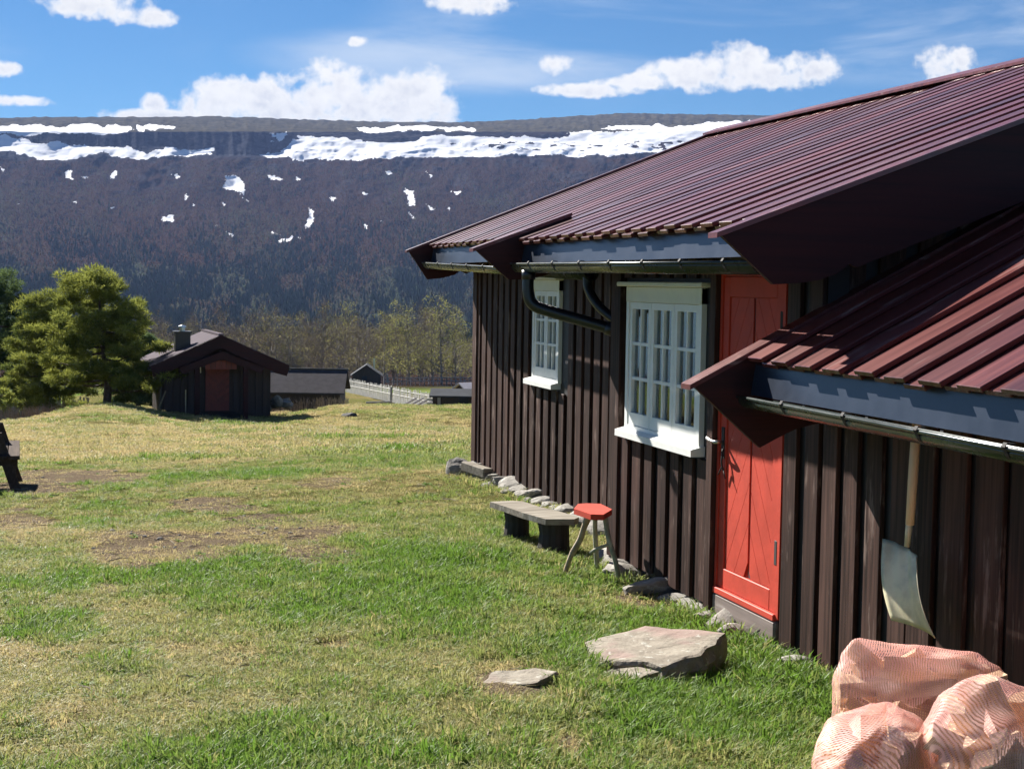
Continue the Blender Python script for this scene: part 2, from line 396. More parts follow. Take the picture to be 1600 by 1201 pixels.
# bare and dry places on the lawn
PATCH = [(250, 850, 150, 34, 1.0), (215, 880, 80, 22, 1.0), (440, 830, 130, 30, 0.9), (510, 868, 80, 18, 0.9), (330, 790, 90, 14, .8), (30, 815, 70, 22, .9), (120, 745, 120, 14, 1.1), (60, 760, 90, 12, 1.0),
         (160, 920, 45, 12, .8), (510, 755, 60, 12, .7), (430, 640, 60, 6, .5), (890, 1165, 45, 20, .9), (805, 1068, 70, 26, 1.0), (1010, 935, 55, 16, 0.8), (1270, 1060, 40, 22, .7), (320, 1030, 110, 28, .55), (540, 1010, 60, 10, .8), (110, 1120, 60, 30, .45), (60, 1170, 90, 40, .35), (700, 1120, 60, 30, .3)]
LUSH = [(640, 930, 120, 50, .9), (90, 985, 80, 35, 1.0), (170, 790, 50, 10, .7), (430, 740, 80, 12, .8), (1080, 1120, 160, 70, .9), (700, 870, 120, 30, .7), (470, 960, 60, 22, .7), (190, 1040, 90, 26, .6), (1000, 890, 25, 12, .9), (1240, 1050, 60, 30, .8), (560, 700, 180, 12, .35), (380, 1190, 120, 30, .6), (800, 830, 70, 20, .8), (130, 820, 60, 10, .7)]
def lawn_tone(P):
    px, py, dz = to_px(P); ok = dz > 1.0
    s = P[:, 0] * FWD[0] + P[:, 1] * FWD[1]
    n = fbm(P[:, 0] * 0.55, P[:, 1] * 0.55, 21, 4); n2 = fbm(P[:, 0] * 2.6, P[:, 1] * 2.6, 31, 3)
    dry = 0.38 + (n - 0.5) * 1.45 + (n2 - 0.5) * 0.75 + 0.34 * sstep(17, 30, s) - 0.06 * sstep(50, 60, s)
    bare = (n2 - 0.61) * 1.9
    wx = (fbm(P[:, 0] * 1.7, P[:, 1] * 1.7, 41, 3) - 0.5) * 1.5
    for (a, b, rx, ry, k) in PATCH:
        q = ((px - a) / rx) ** 2 + ((py - b) / ry) ** 2
        w = np.where(ok, (1 - sstep(0.35, 1.25, q + wx)) * k, 0); dry = dry + 0.55 * w; bare = np.maximum(bare, w * (0.45 + n2 * 0.9))
    for (a, b, rx, ry, k) in LUSH:
        q = ((px - a) / rx) ** 2 + ((py - b) / ry) ** 2
        w = np.where(ok, (1 - sstep(0.2, 1.3, q + wx)) * k, 0); dry = dry - 0.5 * w; bare = bare - 0.5 * w
    return np.clip(dry, 0, 1), np.clip(bare, 0, 1)

def lawn_material():
    m, N, b, out = new_mat('lawn_soil_and_thatch')
    P = N.n('ShaderNodeNewGeometry').outputs['Position']
    dry = N.n('ShaderNodeAttribute', attribute_name='dry').outputs['Fac']; bare = N.n('ShaderNodeAttribute', attribute_name='bare').outputs['Fac']
    n = N.noise(P, 28, 6, 0.7); n2 = N.noise(P, 5, 4, 0.6); n3 = N.noise(P, 110, 3, 0.7)
    g = N.mix(n, (0.045, 0.065, 0.016, 1), (0.13, 0.175, 0.038, 1))
    d = N.mix(n, (0.11, 0.088, 0.036, 1), (0.31, 0.25, 0.115, 1))
    so_ = N.mix(N.smooth(n3, 0.35, 0.7), (0.105, 0.078, 0.054, 1), (0.36, 0.285, 0.20, 1))
    f = N.m('ADD', dry, N.m('MULTIPLY', N.m('SUBTRACT', n2, 0.5), 0.9), clamp=True)
    col = N.mix(f, g, d)
    bf = N.smooth(N.m('ADD', bare, N.m('MULTIPLY', N.m('SUBTRACT', n, 0.5), 0.9)), 0.35, 0.7)
    col = N.mix(bf, col, so_)
    N.set(b.inputs['Base Color'], col); b.inputs['Roughness'].default_value = 0.95; b.inputs['Specular IOR Level'].default_value = 0.0
    bp = N.n('ShaderNodeBump', i={'Strength': 1.0, 'Distance': 0.06, 'Height': N.m('ADD', n, N.m('MULTIPLY', n3, 0.5))}); N.set(b.inputs['Normal'], bp.outputs[0])
    return m
def build_lawn():
    sl_ = np.concatenate([np.linspace(-18, 3, 16)[:-1], np.linspace(3, 20, 190)[:-1], np.linspace(20, 75, 200)[:-1], np.linspace(75, 140, 30)])
    t = np.concatenate([np.linspace(-1.6, -0.46, 14)[:-1], np.linspace(-0.46, 0.42, 230), np.linspace(0.42, 1.4, 12)[1:]])
    S, T = np.meshgrid(sl_, t, indexing='ij')
    L = T * (8 + np.abs(S) * 0.98)
    X = S * FWD[0] + L * RGT[0]; Y = S * FWD[1] + L * RGT[1]
    V = np.stack([X, Y, ground_z(X, Y)], -1).reshape(-1, 3)
    ns, nt = S.shape; I = np.arange(ns * nt).reshape(ns, nt)
    F = np.stack([I[:-1, :-1], I[:-1, 1:], I[1:, 1:], I[1:, :-1]], -1).reshape(-1, 4)
    F = F[:, ::-1]
    me = fast_mesh('lawn', V, F, lawn_material(), True)
    dry, bare = lawn_tone(V)
    for nm, a in (('dry', dry), ('bare', bare)):
        at_ = me.attributes.new(nm, 'FLOAT', 'POINT'); at_.data.foreach_set('value', a.astype(np.float32))
    # outward normal check
    if me.polygons[len(me.polygons) // 2].normal.z < 0: me.flip_normals()
    return tag(link('lawn', me), 'sloping lawn of patchy short green and dry grass', 'lawn', kind='structure')
build_lawn()

# instancing through geometry nodes: points with scl / rot / pick / tone
def scatter(name, P, scl, rot, pick, tone, protos):
    me = bpy.data.meshes.new(name); n = len(P)
    me.vertices.add(n); me.vertices.foreach_set('co', P.astype(np.float32).ravel())
    for nm, typ, a in (('scl', 'FLOAT_VECTOR', scl), ('rot', 'FLOAT_VECTOR', rot), ('pick', 'INT', pick), ('tone', 'FLOAT', tone)):
        at_ = me.attributes.new(nm, typ, 'POINT'); at_.data.foreach_set('vector' if typ == 'FLOAT_VECTOR' else 'value', np.ascontiguousarray(a, np.int32 if typ == 'INT' else np.float32).ravel())
    pc = bpy.data.collections.new(name + '_kinds')
    for k, pm in enumerate(protos):
        o = bpy.data.objects.new('%s_kind_%02d' % (name, k), pm); pc.objects.link(o)
    ng = bpy.data.node_groups.new(name, 'GeometryNodeTree'); N = NT(ng)
    ng.interface.new_socket('Geometry', in_out='INPUT', socket_type='NodeSocketGeometry'); ng.interface.new_socket('Geometry', in_out='OUTPUT', socket_type='NodeSocketGeometry')
    gi = N.n('NodeGroupInput'); go = N.n('NodeGroupOutput')
    ci = N.n('GeometryNodeCollectionInfo'); ci.inputs[0].default_value = pc; ci.inputs[1].default_value = True; ci.inputs[2].default_value = True
    def attr(nm, typ):
        a = N.n('GeometryNodeInputNamedAttribute', data_type=typ); a.inputs[0].default_value = nm; return a.outputs[0]
    mp = N.n('GeometryNodeMeshToPoints', i={0: gi.outputs[0]})
    ip = N.n('GeometryNodeInstanceOnPoints', i={'Points': mp.outputs[0], 'Instance': ci.outputs[0], 'Instance Index': attr('pick', 'INT'), 'Scale': attr('scl', 'FLOAT_VECTOR')})
    ip.inputs['Pick Instance'].default_value = True
    er = N.n('FunctionNodeEulerToRotation', i={0: attr('rot', 'FLOAT_VECTOR')}); N.set(ip.inputs['Rotation'], er.outputs[0])
    ng.links.new(ip.outputs[0], go.inputs[0])
    o = link(name, me); md = o.modifiers.new('scatter', 'NODES'); md.node_group = ng
    return o

M_blade = foliage_mat('grass_blade', (0.128, 0.228, 0.032), (0.50, 0.40, 0.20), 0.45)
def tuft_mesh(name, n, h, spread, seed, lean=0.5, w=0.004):
    r = np.random.default_rng(seed); V = []; F = []
    for k in range(n):
        a = r.uniform(0, 6.283); d = spread * math.sqrt(r.uniform(0, 1)); bx, by = d * math.cos(a), d * math.sin(a)
        hh = h * r.uniform(0.45, 1.15); la = a + r.normal(0, 0.9); ln = hh * lean * r.uniform(0.2, 1.7); ww = w * r.uniform(0.7, 1.4)
        fa = r.uniform(0, 3.1416); ux, uy = math.cos(fa) * ww, math.sin(fa) * ww
        dx, dy = math.cos(la), math.sin(la); b = len(V)
        mx, my = bx + dx * ln * 0.35, by + dy * ln * 0.35; tx, ty = bx + dx * ln, by + dy * ln
        V += [(bx - ux, by - uy, -0.01), (bx + ux, by + uy, -0.01), (mx + ux * .85, my + uy * .85, hh * 0.6), (mx - ux * .85, my - uy * .85, hh * 0.6), (tx, ty, hh * (1 - 0.15 * lean))]
        F += [(b, b + 1, b + 2, b + 3), (b + 3, b + 2, b + 4)]
    return mesh_from(name, V, F, M_blade)
def build_grass():
    protos = [tuft_mesh('tuft', 38, 0.036, 0.085, k, 1.2, 0.0027) for k in range(3)] + [tuft_mesh('tuft', 30, 0.070, 0.07, 10 + k, 0.8, 0.0031) for k in range(2)] \
        + [tuft_mesh('tuft', 24, 0.03, 0.10, 20 + k, 2.6, 0.003) for k in range(2)] + [tuft_mesh('tuft', 60, 0.07, 0.26, 30 + k, 0.9, 0.0075) for k in range(2)] + [tuft_mesh('weed', 13, 0.035, 0.012, 50 + k, 2.2, 0.011) for k in range(2)]
    out = []
    for (s0, s1, n, kind) in ((3.9, 8.5, 18000, 0), (8.5, 14, 18000, 0), (14, 24, 15000, 0), (24, 40, 9000, 1), (40, 68, 9000, 1)):
        s = np.sqrt(RNG.uniform(s0 ** 2, s1 ** 2, n)); t = RNG.uniform(-0.37, 0.37, n); l = t * s + RNG.uniform(-.3, .3, n)
        X = s * FWD[0] + l * RGT[0]; Y = s * FWD[1] + l * RGT[1]
        P = np.stack([X, Y, ground_z(X, Y)], -1)
        out.append((P, s, np.full(n, kind)))
    P = np.concatenate([o[0] for o in out]); s = np.concatenate([o[1] for o in out]); kd = np.concatenate([o[2] for o in out])
    dry, bare = lawn_tone(P)
    wallx = np.where(P[:, 1] > 10.4, 4.22, 3.72)
    inside = (P[:, 0] > wallx) & (P[:, 1] < 16.3)
    u = RNG.uniform(0, 1, len(P))
    keep = (~inside) & (u > bare * 0.92 - 0.12)
    # not on the two slabs
    for (cx, cy, rx, ry) in ((2.80, 7.22, .37, .33), (2.52, 6.86, .15, .14), (1.92, 6.63, .19, .17)):
        keep &= ((P[:, 0] - cx) / rx) ** 2 + ((P[:, 1] - cy) / ry) ** 2 > 1
    P, s, kd, dry, bare = P[keep], s[keep], kd[keep], dry[keep], bare[keep]; n = len(P)
    lush = 1 - dry; px, py, _ = to_px(P)
    dwall = np.where(P[:, 1] > 10.4, 4.25, 3.76) - P[:, 0]
    u = RNG.uniform(0, 1, n); pick = RNG.integers(0, 3, n)
    pick = np.where(u < 0.10 + 0.22 * (lush > .72) + 0.12 * (dwall < 0.5), 3 + RNG.integers(0, 2, n), pick)
    pick = np.where(((dry > 0.5) & (u < 0.62)) | (bare > .45), 5 + RNG.integers(0, 2, n), pick)
    pick = np.where(kd == 1, 7 + RNG.integers(0, 2, n), pick)
    pick = np.where((kd == 0) & (RNG.uniform(0, 1, n) < .02 + .05 * (dwall < .9)), 9 + RNG.integers(0, 2, n), pick)
    sc = RNG.uniform(0.65, 1.2, n) * (0.66 + 0.36 * lush)
    # longer grass round the slab and at the wall foot
    slab = np.exp(-(((P[:, 0] - 3.25) / .30) ** 2 + ((P[:, 1] - 6.75) / .35) ** 2))
    sc = sc * (1 + 0.9 * slab * RNG.uniform(0, 1, n) + 0.5 * (dwall < 0.35) * RNG.uniform(0, 1, n))
    rot = np.stack([RNG.normal(0, .12, n), RNG.normal(0, .12, n), RNG.uniform(0, 6.283, n)], -1)
    tone = np.clip(dry * 1.0 + RNG.normal(0, 0.19, n) - 0.02, 0, 1); tone = np.where(pick >= 9, RNG.uniform(0, .15, n), tone)
    tag(scatter('grass', P, np.stack([sc, sc, sc], -1), rot, pick, tone, protos), 'short green and straw coloured grass blades covering the lawn', 'grass', kind='stuff')
build_grass()

# ------------------------------------------------------------------ valley, mountain, snow
XS = np.array([-700, -300, 0, 130, 350, 480, 600, 700, 800, 900, 980, 1180, 1400, 1800, 2400], float)
YS = np.array([184, 186, 184, 183, 182, 187, 190, 191, 188, 181, 177, 180, 186, 178, 182], float)
SNOW = [  # outlines in the photograph of the snow fields lying on the far slope
    [(-60, 196), (40, 197), (120, 196), (198, 197), (205, 203), (165, 210), (90, 208), (40, 212), (20, 209), (-60, 210)],
    [(212, 196), (270, 195), (272, 200), (215, 202)],
    [(-60, 203), (10, 212), (50, 224), (100, 222), (150, 232), (200, 231), (230, 238), (270, 231), (300, 236), (333, 229), (332, 243), (280, 244), (200, 247), (160, 238), (120, 249), (60, 247), (20, 236), (-60, 238)],
    [(400, 242), (440, 240), (455, 224), (470, 212), (540, 218), (600, 224), (660, 215), (760, 214), (860, 213), (960, 207), (1050, 200), (1110, 190), (1250, 183), (1250, 232), (1100, 236), (1020, 238), (960, 244), (860, 243), (760, 244), (680, 247), (600, 247), (520, 250), (470, 249), (430, 247)],
    [(555, 199), (640, 198), (740, 199), (748, 203), (650, 206), (570, 205)],
    [(890, 203), (960, 206), (975, 212), (890, 213)], [(425, 208), (447, 206), (440, 218), (430, 222)], [(940, 200), (1040, 196), (1060, 203), (960, 204)],
    [(355, 278), (372, 276), (385, 292), (382, 305), (360, 300), (346, 294)], [(376, 303), (392, 318), (383, 314)], [(632, 295), (645, 296), (648, 320), (638, 321)], [(641, 330), (647, 340), (641, 338)],
    [(482, 320), (490, 332), (488, 352), (474, 356), (482, 340)], [(253, 340), (272, 336), (272, 350), (255, 350)], [(425, 362), (444, 366), (426, 368)], [(432, 378), (456, 371), (458, 374), (440, 381)], [(418, 274), (442, 278), (438, 282), (420, 280)],
    [(102, 264), (112, 265), (116, 280), (104, 277)], [(174, 266), (184, 264), (180, 278), (172, 278)], [(516, 306), (526, 308), (521, 318)], [(664, 321), (678, 328), (672, 332)], [(350, 362), (366, 366), (362, 372)], [(602, 266), (612, 270), (606, 275)], [(668, 268), (678, 276), (672, 278)], [(706, 298), (720, 300), (714, 304)], [(566, 346), (578, 352), (568, 358)], [(0, 262), (10, 264), (4, 270)], [(334, 346), (340, 350), (336, 354)], [(288, 305), (298, 309), (292, 312)], [(300, 318), (308, 320), (302, 323)], [(114, 314), (120, 314), (118, 318)], [(270, 272), (282, 275), (276, 280)], [(460, 276), (472, 279), (466, 283)], [(344, 316), (354, 320), (350, 324)], [(566, 300), (574, 304), (570, 306)], [(126, 272), (140, 274), (132, 278)], [(24, 318), (30, 319), (27, 322)], [(168, 322), (178, 324), (172, 328)], [(700, 326), (706, 329), (702, 331)], [(632, 358), (642, 360), (636, 362)], [(592, 343), (600, 345), (596, 348)], [(466, 370), (472, 371), (468, 374)]]
def in_poly(px, py, poly):
    ins = np.zeros(px.shape, bool); n = len(poly)
    for k in range(n):
        x0, y0 = poly[k]; x1, y1 = poly[(k + 1) % n]
        c = ((y0 > py) != (y1 > py))
        with np.errstate(divide='ignore', invalid='ignore'): xi = (x1 - x0) * (py - y0) / (y1 - y0 + 1e-9) + x0
        ins ^= c & (px < xi)
    return ins
def mountain_material():
    m, N, b, out = new_mat('mountain_heath_rock_and_snow')
    P = N.n('ShaderNodeNewGeometry').outputs['Position']
    snow = N.n('ShaderNodeAttribute', attribute_name='snow').outputs['Fac']; rock = N.n('ShaderNodeAttribute', attribute_name='rock').outputs['Fac']; top = N.n('ShaderNodeAttribute', attribute_name='top').outputs['Fac']
    n = N.noise(P, 0.012, 6, 0.65); n2 = N.noise(P, 0.09, 4, 0.65)
    heath = N.mix(n, (0.018, 0.012, 0.011, 1), (0.058, 0.036, 0.028, 1)); heath = N.mix(N.smooth(n2, 0.45, 0.7), heath, (0.030, 0.030, 0.033, 1))
    plat = N.mix(N.smooth(N.noise(P, 0.035, 6, 0.75), 0.36, 0.64), (0.030, 0.030, 0.024, 1), (0.095, 0.085, 0.060, 1))
    rk = N.mix(N.smooth(n2, 0.35, 0.65), (0.014, 0.016, 0.023, 1), (0.055, 0.056, 0.065, 1))
    col = N.mix(top, heath, plat); col = N.mix(rock, col, rk)
    mead = N.n('ShaderNodeAttribute', attribute_name='meadow').outputs['Fac']; col = N.mix(mead, col, N.mix(N.smooth(N.noise(P, .25, 5, .65), .35, .65), (0.075, 0.14, 0.022, 1), (0.20, 0.20, 0.075, 1)))
    sf = N.smooth(N.m('ADD', snow, N.m('MULTIPLY', N.m('SUBTRACT', n2, 0.5), 0.25)), 0.38, 0.55)
    col = N.mix(sf, col, (0.80, 0.81, 0.84, 1))
    N.set(b.inputs['Base Color'], col); b.inputs['Roughness'].default_value = 0.95; b.inputs['Specular IOR Level'].default_value = 0.0
    return m
FORE_S = np.array([60, 85, 110, 150, 200, 300, 600, 1200], float)
def build_mountain():
    pxs = np.concatenate([np.linspace(-900, -60, 60)[:-1], np.linspace(-60, 1300, 760)[:-1], np.linspace(1300, 2500, 70)])
    y0 = np.array([640, 615, 602, 590, 580, 566, 548, 521], float) + 0.0
    # rows: (pixel row, distance)
    rows_y = []; rows_s = []
    fy = np.array([660, 648, 635, 618, 600, 578, 552, 521], float); fs = np.array([84, 96, 115, 150, 205, 310, 600, 1250], float)
    yy = np.linspace(660, 521, 60)[:-1]; rows_y.append(yy); rows_s.append(np.interp(-yy, -fy, fs))
    yy = np.linspace(521, 247, 250)[:-1]; k = (521 - yy) / (521 - 247); rows_y.append(yy); rows_s.append(1250 + 1750 * k ** 0.92)
    yy = np.linspace(247, 206, 60)[:-1]; k = (247 - yy) / 41; rows_y.append(yy); rows_s.append(3000 + 75 * k)
    k = np.linspace(0, 1, 45); rows_y.append(206 - 25 * k); rows_s.append(3075 + 825 * k ** 1.1)
    ry = np.concatenate(rows_y); rs = np.concatenate(rows_s); nr = len(ry); nc = len(pxs)
    PX, RY = np.meshgrid(pxs, ry); RS = np.repeat(rs[:, None], nc, 1)
    sky = np.interp(PX, XS, YS)
    top = RY < 206.01
    PY = np.where(top, 206 - (206 - RY) / 25.0 * (206 - sky), RY)
    # rays
    dx = (PX - CX) / FOC; dy = (PY - CY) / FOC
    D = np.stack([dx, dy, np.ones_like(dx)], -1) @ CM
    hl = np.hypot(D[..., 0], D[..., 1])
    cl = sstep(252, 240, RY) * (1 - sstep(206, 198, RY)); cl = np.clip(cl, 0, 1)
    forest = (RY > 250) & (RY < 560)
    qx = PX + (fbm(PX / 9, PY / 6, 51, 4) - 0.5) * 22; qy = PY + (fbm(PX / 10, PY / 7, 61, 4) - 0.5) * 8
    snow = np.zeros(PX.shape)
    for k, poly in enumerate(SNOW):
        if k < 8: snow = np.maximum(snow, in_poly(qx, qy, poly))
        else:
            sx = PX + (fbm(PX / 4, PY / 4, 71, 3) - 0.5) * 9; sy = PY + (fbm(PX / 4, PY / 4, 81, 3) - 0.5) * 7
            snow = np.maximum(snow, in_poly(sx, sy, poly))
    holes = (fbm(PX / 14, PY / 4, 91, 3) > 0.68) & (PX > 460); snow = np.where(holes & (PX > 700) & (PY > 220) & (PY < 236), 0, snow)
    calm = snow.copy()
    for _ in range(4): calm = np.maximum(calm, np.maximum(np.maximum(np.roll(calm, 1, 0), np.roll(calm, -1, 0)), np.maximum(np.roll(calm, 1, 1), np.roll(calm, -1, 1))) * .8)
    rel = (fbm(PX / 55.0, RY / 40.0, 5, 5) - 0.5)
    ribs = (fbm(PX / 7.0, RY / 60.0, 15, 4) - 0.5)
    kk = np.clip((247 - RY) / 41, 0, 1); gl = 1 - sstep(430, 470, PX); cliffy = sstep(255, 285, PX) * gl
    apron = np.where(kk < .46, kk / .46 * 90, 90 + (kk - .46) / .54 * 45) * (1 - cliffy) + cliffy * np.where(kk < .12, kk / .12 * 60, 60 + (kk - .12) * 90)
    prof = gl * apron + (1 - gl) * 190 * kk
    RS = np.where(RY < 247.01, 3000 + prof + np.where(RY < 206.01, np.clip((206 - RY) / 25, 0, 1) ** 1.1 * 900, 0), RS)
    RS2 = RS * (1 + 0.045 * rel * sstep(560, 480, RY) * sstep(200, 260, RY)) + cl * ribs * 34 * gl * (1 - calm)
    V = D / hl[..., None] * RS2[..., None]
    V[..., 2] += (fbm(PX / 9.0, RY / 6.0, 25, 4) - 0.5) * 9 * sstep(1200, 1500, RS) * (1 - 0.3 * top) * (1 - .8 * cl) * (1 - calm) + calm * (fbm(PX / 45, RY / 12, 27, 3) - .5) * 12
    V[..., 2] -= (RS < 115) * (115 - RS) * 0.05
    # far side falls away
    tail = V[-1:].copy() * np.array([1.15, 1.15, 1.0]); tail[..., 2] -= 120
    tail2 = tail * np.array([1.2, 1.2, 1.0]); tail2[..., 2] -= 300
    VV = np.concatenate([V, tail, tail2], 0)
    I = np.arange((nr + 2) * nc).reshape(nr + 2, nc)
    F = np.stack([I[:-1, :-1], I[:-1, 1:], I[1:, 1:], I[1:, :-1]], -1).reshape(-1, 4)
    me = fast_mesh('mountain', VV.reshape(-1, 3), F, mountain_material(), True)
    rock = np.clip(cl * sstep(1200, 300, PX) * 1.3 + (fbm(PX / 30, PY / 12, 33, 4) > 0.6) * sstep(360, 260, RY) * 0.6, 0, 1) * (RY > 206)
    pad = np.zeros((2, nc))
    for nm, a in (('snow', snow), ('rock', rock), ('top', top.astype(float)), ('meadow', 1 - sstep(165, 200, RS))):
        a = np.concatenate([a, np.repeat(a[-1:], 2, 0)], 0)
        at_ = me.attributes.new(nm, 'FLOAT', 'POINT'); at_.data.foreach_set('value', a.astype(np.float32).ravel())
    if me.polygons[len(me.polygons) // 2].normal.z < 0: me.flip_normals()
    tag(link('mountain', me), 'long flat topped mountain with snow fields above a wooded slope', 'mountain', kind='structure')
    return PX, PY, RY, VV[:nr], snow
MT = build_mountain()

M_far = foliage_mat('far_tree', (0.082, 0.052, 0.038), (0.078, 0.110, 0.074), 0.4)
def far_birch(seed):
    r = np.random.default_rng(seed); V = []; F = []
    for k in range(16):
        a = r.uniform(0, 6.28); z = r.uniform(0.1, 0.75); rr = 0.30 * math.sin(math.pi * min(1, z + 0.2)) * r.uniform(.2, 1)
        x, y = rr * math.cos(a), rr * math.sin(a); h = r.uniform(.18, .34); w = r.uniform(.03, .09); b = len(V)
        fa = r.uniform(0, 3.14); ux, uy = w * math.cos(fa), w * math.sin(fa)
        V += [(x * .6 - ux, y * .6 - uy, z), (x * .6 + ux, y * .6 + uy, z), (x * 1.2, y * 1.2, z + h)]; F.append((b, b + 1, b + 2))
    return mesh_from('far_birch', V, F, M_far)
def far_spruce(seed):
    r = np.random.default_rng(seed); V = []; F = []
    for (z0, z1, rr) in ((0.05, .55, .20), (.3, .8, .15), (.55, 1.05, .09)):
        b = len(V); V.append((0, 0, z1))
        for k in range(6):
            a = k * 1.047 + r.uniform(-.3, .3); q = rr * r.uniform(.7, 1.2); V.append((q * math.cos(a), q * math.sin(a), z0 + r.uniform(-.05, .05)))
        F += [(b, b + 1 + k, b + 1 + (k + 1) % 6) for k in range(6)]
    return mesh_from('far_spruce', V, F, M_far)
def build_far_forest():
    PX, PY, RY, V, snow = MT
    n = 105000
    ys = RNG.uniform(0, 1, n); y = 252 + (566 - 252) * ys ** 0.95; x = RNG.uniform(-90, 1130, n)
    ry = RY[:, 0]; row = np.clip(np.searchsorted(-ry, -y), 1, len(ry) - 1); col = np.clip(np.searchsorted(PX[0], x), 1, PX.shape[1] - 2)
    keep = (snow[row, col] < .5) & (snow[np.minimum(row + 2, len(ry) - 1), col] < .5)
    dens = fbm(x / 60, y / 35, 101, 4)
    keep &= RNG.uniform(0, 1, n) < np.clip(0.42 + (y - 252) / 150 + (dens - .5) * 2.2, 0.08, 1)
    x, y, row, col = x[keep], y[keep], row[keep], col[keep]; n = len(x)
    u = RNG.uniform(0, 1, n)[:, None]; P = V[row, col] * (1 - u) + V[row - 1, col + 1] * u
    sp = RNG.uniform(0, 1, n) < np.clip((y - 330) / 260, 0.03, .75) * (0.4 + 1.2 * (fbm(x / 45, y / 30, 111, 3) > .5))
    h = np.where(sp, RNG.uniform(6, 11, n), RNG.uniform(4.5, 8, n)) * np.interp(y, [252, 330, 480, 566], [.55, .85, 1.05, .8])
    sc = np.stack([h * RNG.uniform(.9, 1.5, n), h * RNG.uniform(.9, 1.5, n), h], -1)
    rot = np.stack([np.zeros(n), np.zeros(n), RNG.uniform(0, 6.28, n)], -1)
    tone = np.clip(np.where(sp, .9, -.1 + 1.1 * (fbm(x / 70, y / 45, 121, 4) - .3) + .35 * (y > 420)) + RNG.normal(0, .16, n), 0, 1)
    pick = np.where(sp, 3 + RNG.integers(0, 2, n), RNG.integers(0, 3, n))
    tag(scatter('mountain_forest', P, sc, rot, pick, tone, [far_birch(k) for k in range(3)] + [far_spruce(k) for k in range(2)]), 'bare birch and dark spruce wood covering the far mountainside', 'forest', kind='stuff')
build_far_forest()

# ------------------------------------------------------------------ the cabin
WR, WL = 3.76, 4.25                    # wall planes: nearer section, recessed far section
YC, YF = 10.42, 16.22                  # corner between the sections, far end
RIDGE_X, RIDGE_Z = 7.2, 1.80
cabin = tag(empty('cabin', (WR, 8.5, -2.0)), 'long dark tarred board cabin with red-brown plank roof and red door', 'cabin')
def part(mb, name, mat, parent=cabin, smooth=False):
    """build in world coordinates, parented (all parents here are unrotated)"""
    o = mb.build(name, mat, parent, smooth)
    w = Vector((0, 0, 0)); p = parent
    while p is not None: w += p.location; p = p.parent
    o.location = -w; return o
_cache = {}
def plank(name, size, mat, parent, centre, rot=(0, 0, 0), ch=0.003):
    """one board whose mesh is shared with all boards of the same size; centre in world space"""
    key = (tuple(round(s, 3) for s in size), mat.name)
    if key not in _cache:
        a, b, c = [s / 2 for s in size]
        _cache[key] = mesh_from(name, *(lambda m: (m.v, m.f))(MB().box(-a, a, -b, b, -c, c, ch)), mat); fix_normals(_cache[key])
    w = Vector((0, 0, 0)); p = parent
    while p is not None: w += p.location; p = p.parent
    return link(name, _cache[key], parent, Vector(centre) - w, rot)

def roof_under(x):  # height of the plank underside at the main slope
    return 0.345 + (x - 3.28) * (RIDGE_Z - 0.345) / (RIDGE_X - 3.28) - 0.07

# sheathing walls (one shell each, with openings left for the door and windows)
def shell(name, X, holes, y0, y1, z0, ztop):
    """wall slab on plane X from y0 to y1 with rectangular holes [(ya,yb,za,zb)]"""
    ys = sorted({y0, y1, *[h[0] for h in holes], *[h[1] for h in holes]}); zs = sorted({z0, ztop, *[h[2] for h in holes], *[h[3] for h in holes]})
    m = MB()
    for a, b in zip(ys[:-1], ys[1:]):
        for c, d in zip(zs[:-1], zs[1:]):
            yc, zc = (a + b) / 2, (c + d) / 2
            if any(h[0] < yc < h[1] and h[2] < zc < h[3] for h in holes): continue
            m.box(X, X + 0.12, a, b, c, d)
    return part(m, name, M_wall)
DOOR = (7.70, 8.54, -1.82, 0.06)
WIN = (8.80, 10.14, -1.00, -0.01)
SWIN = (13.24, 14.07, -0.90, 0.035)
wall_near = shell('wall', WR, [DOOR, WIN], 7.22, YC, -1.97, 0.34)
wall_low = shell('wall', WR, [], 3.2, 7.218, -1.97, -0.45)
wall_far = shell('wall', WL, [SWIN], YC + 0.12, YF, -2.0, 0.46)
m = MB(); m.box(WR + 0.12, WL + 0.002, YC - 0.12, YC - 0.002, -1.97, 0.36)
part(m, 'wall', M_wall)
# gable walls (near one above the lower roof, far one out of sight), back wall
for (ya, yb, xa) in ((7.28, 7.40, WR + 0.121), (YF - 0.12, YF - 0.001, WL + 0.121)):
    m = MB().prism([(xa, -1.97), (10.2, -1.97), (10.2, 0.34), (RIDGE_X, RIDGE_Z - 0.15), (xa, roof_under(xa) - 0.05)], 1, ya, yb)
    o = part(m, 'gable_wall', M_wall); fix_normals(o.data)
m = MB(); m.box(10.2, 10.3, 3.2, YF, -2.0, 0.3); part(m, 'wall', M_wall)

# upright cladding boards, each its own piece
def clad(parent, X, y0, y1, z0, ztop, pitch, width, skip, jitter=0.012, zfun=None):
    y = y0
    while y > y1:
        w = width + random.uniform(-jitter, jitter); yc = y - w / 2
        zb, zt = z0 + random.uniform(-0.012, 0.012), ztop
        spans = [(zb, zt)]
        for (a, b, c, d) in skip:
            if yc + w / 2 > a and yc - w / 2 < b:
                ns = []
                for (p, q) in spans:
                    if d <= p or c >= q: ns.append((p, q)); continue
                    if c > p + 0.05: ns.append((p, c))
                    if d < q - 0.05: ns.append((d, q))
                spans = ns
        wr = round(w / 0.01) * 0.01
        for (p, q) in spans:
            q2 = round((q - p) / 0.02) * 0.02
            plank('wall_board', (0.026, wr, q2), M_board, parent, (X - 0.013 - random.uniform(0.001, 0.007), yc, p + q2 / 2))
        y -= pitch + random.uniform(-jitter, jitter)
pad = 0.05
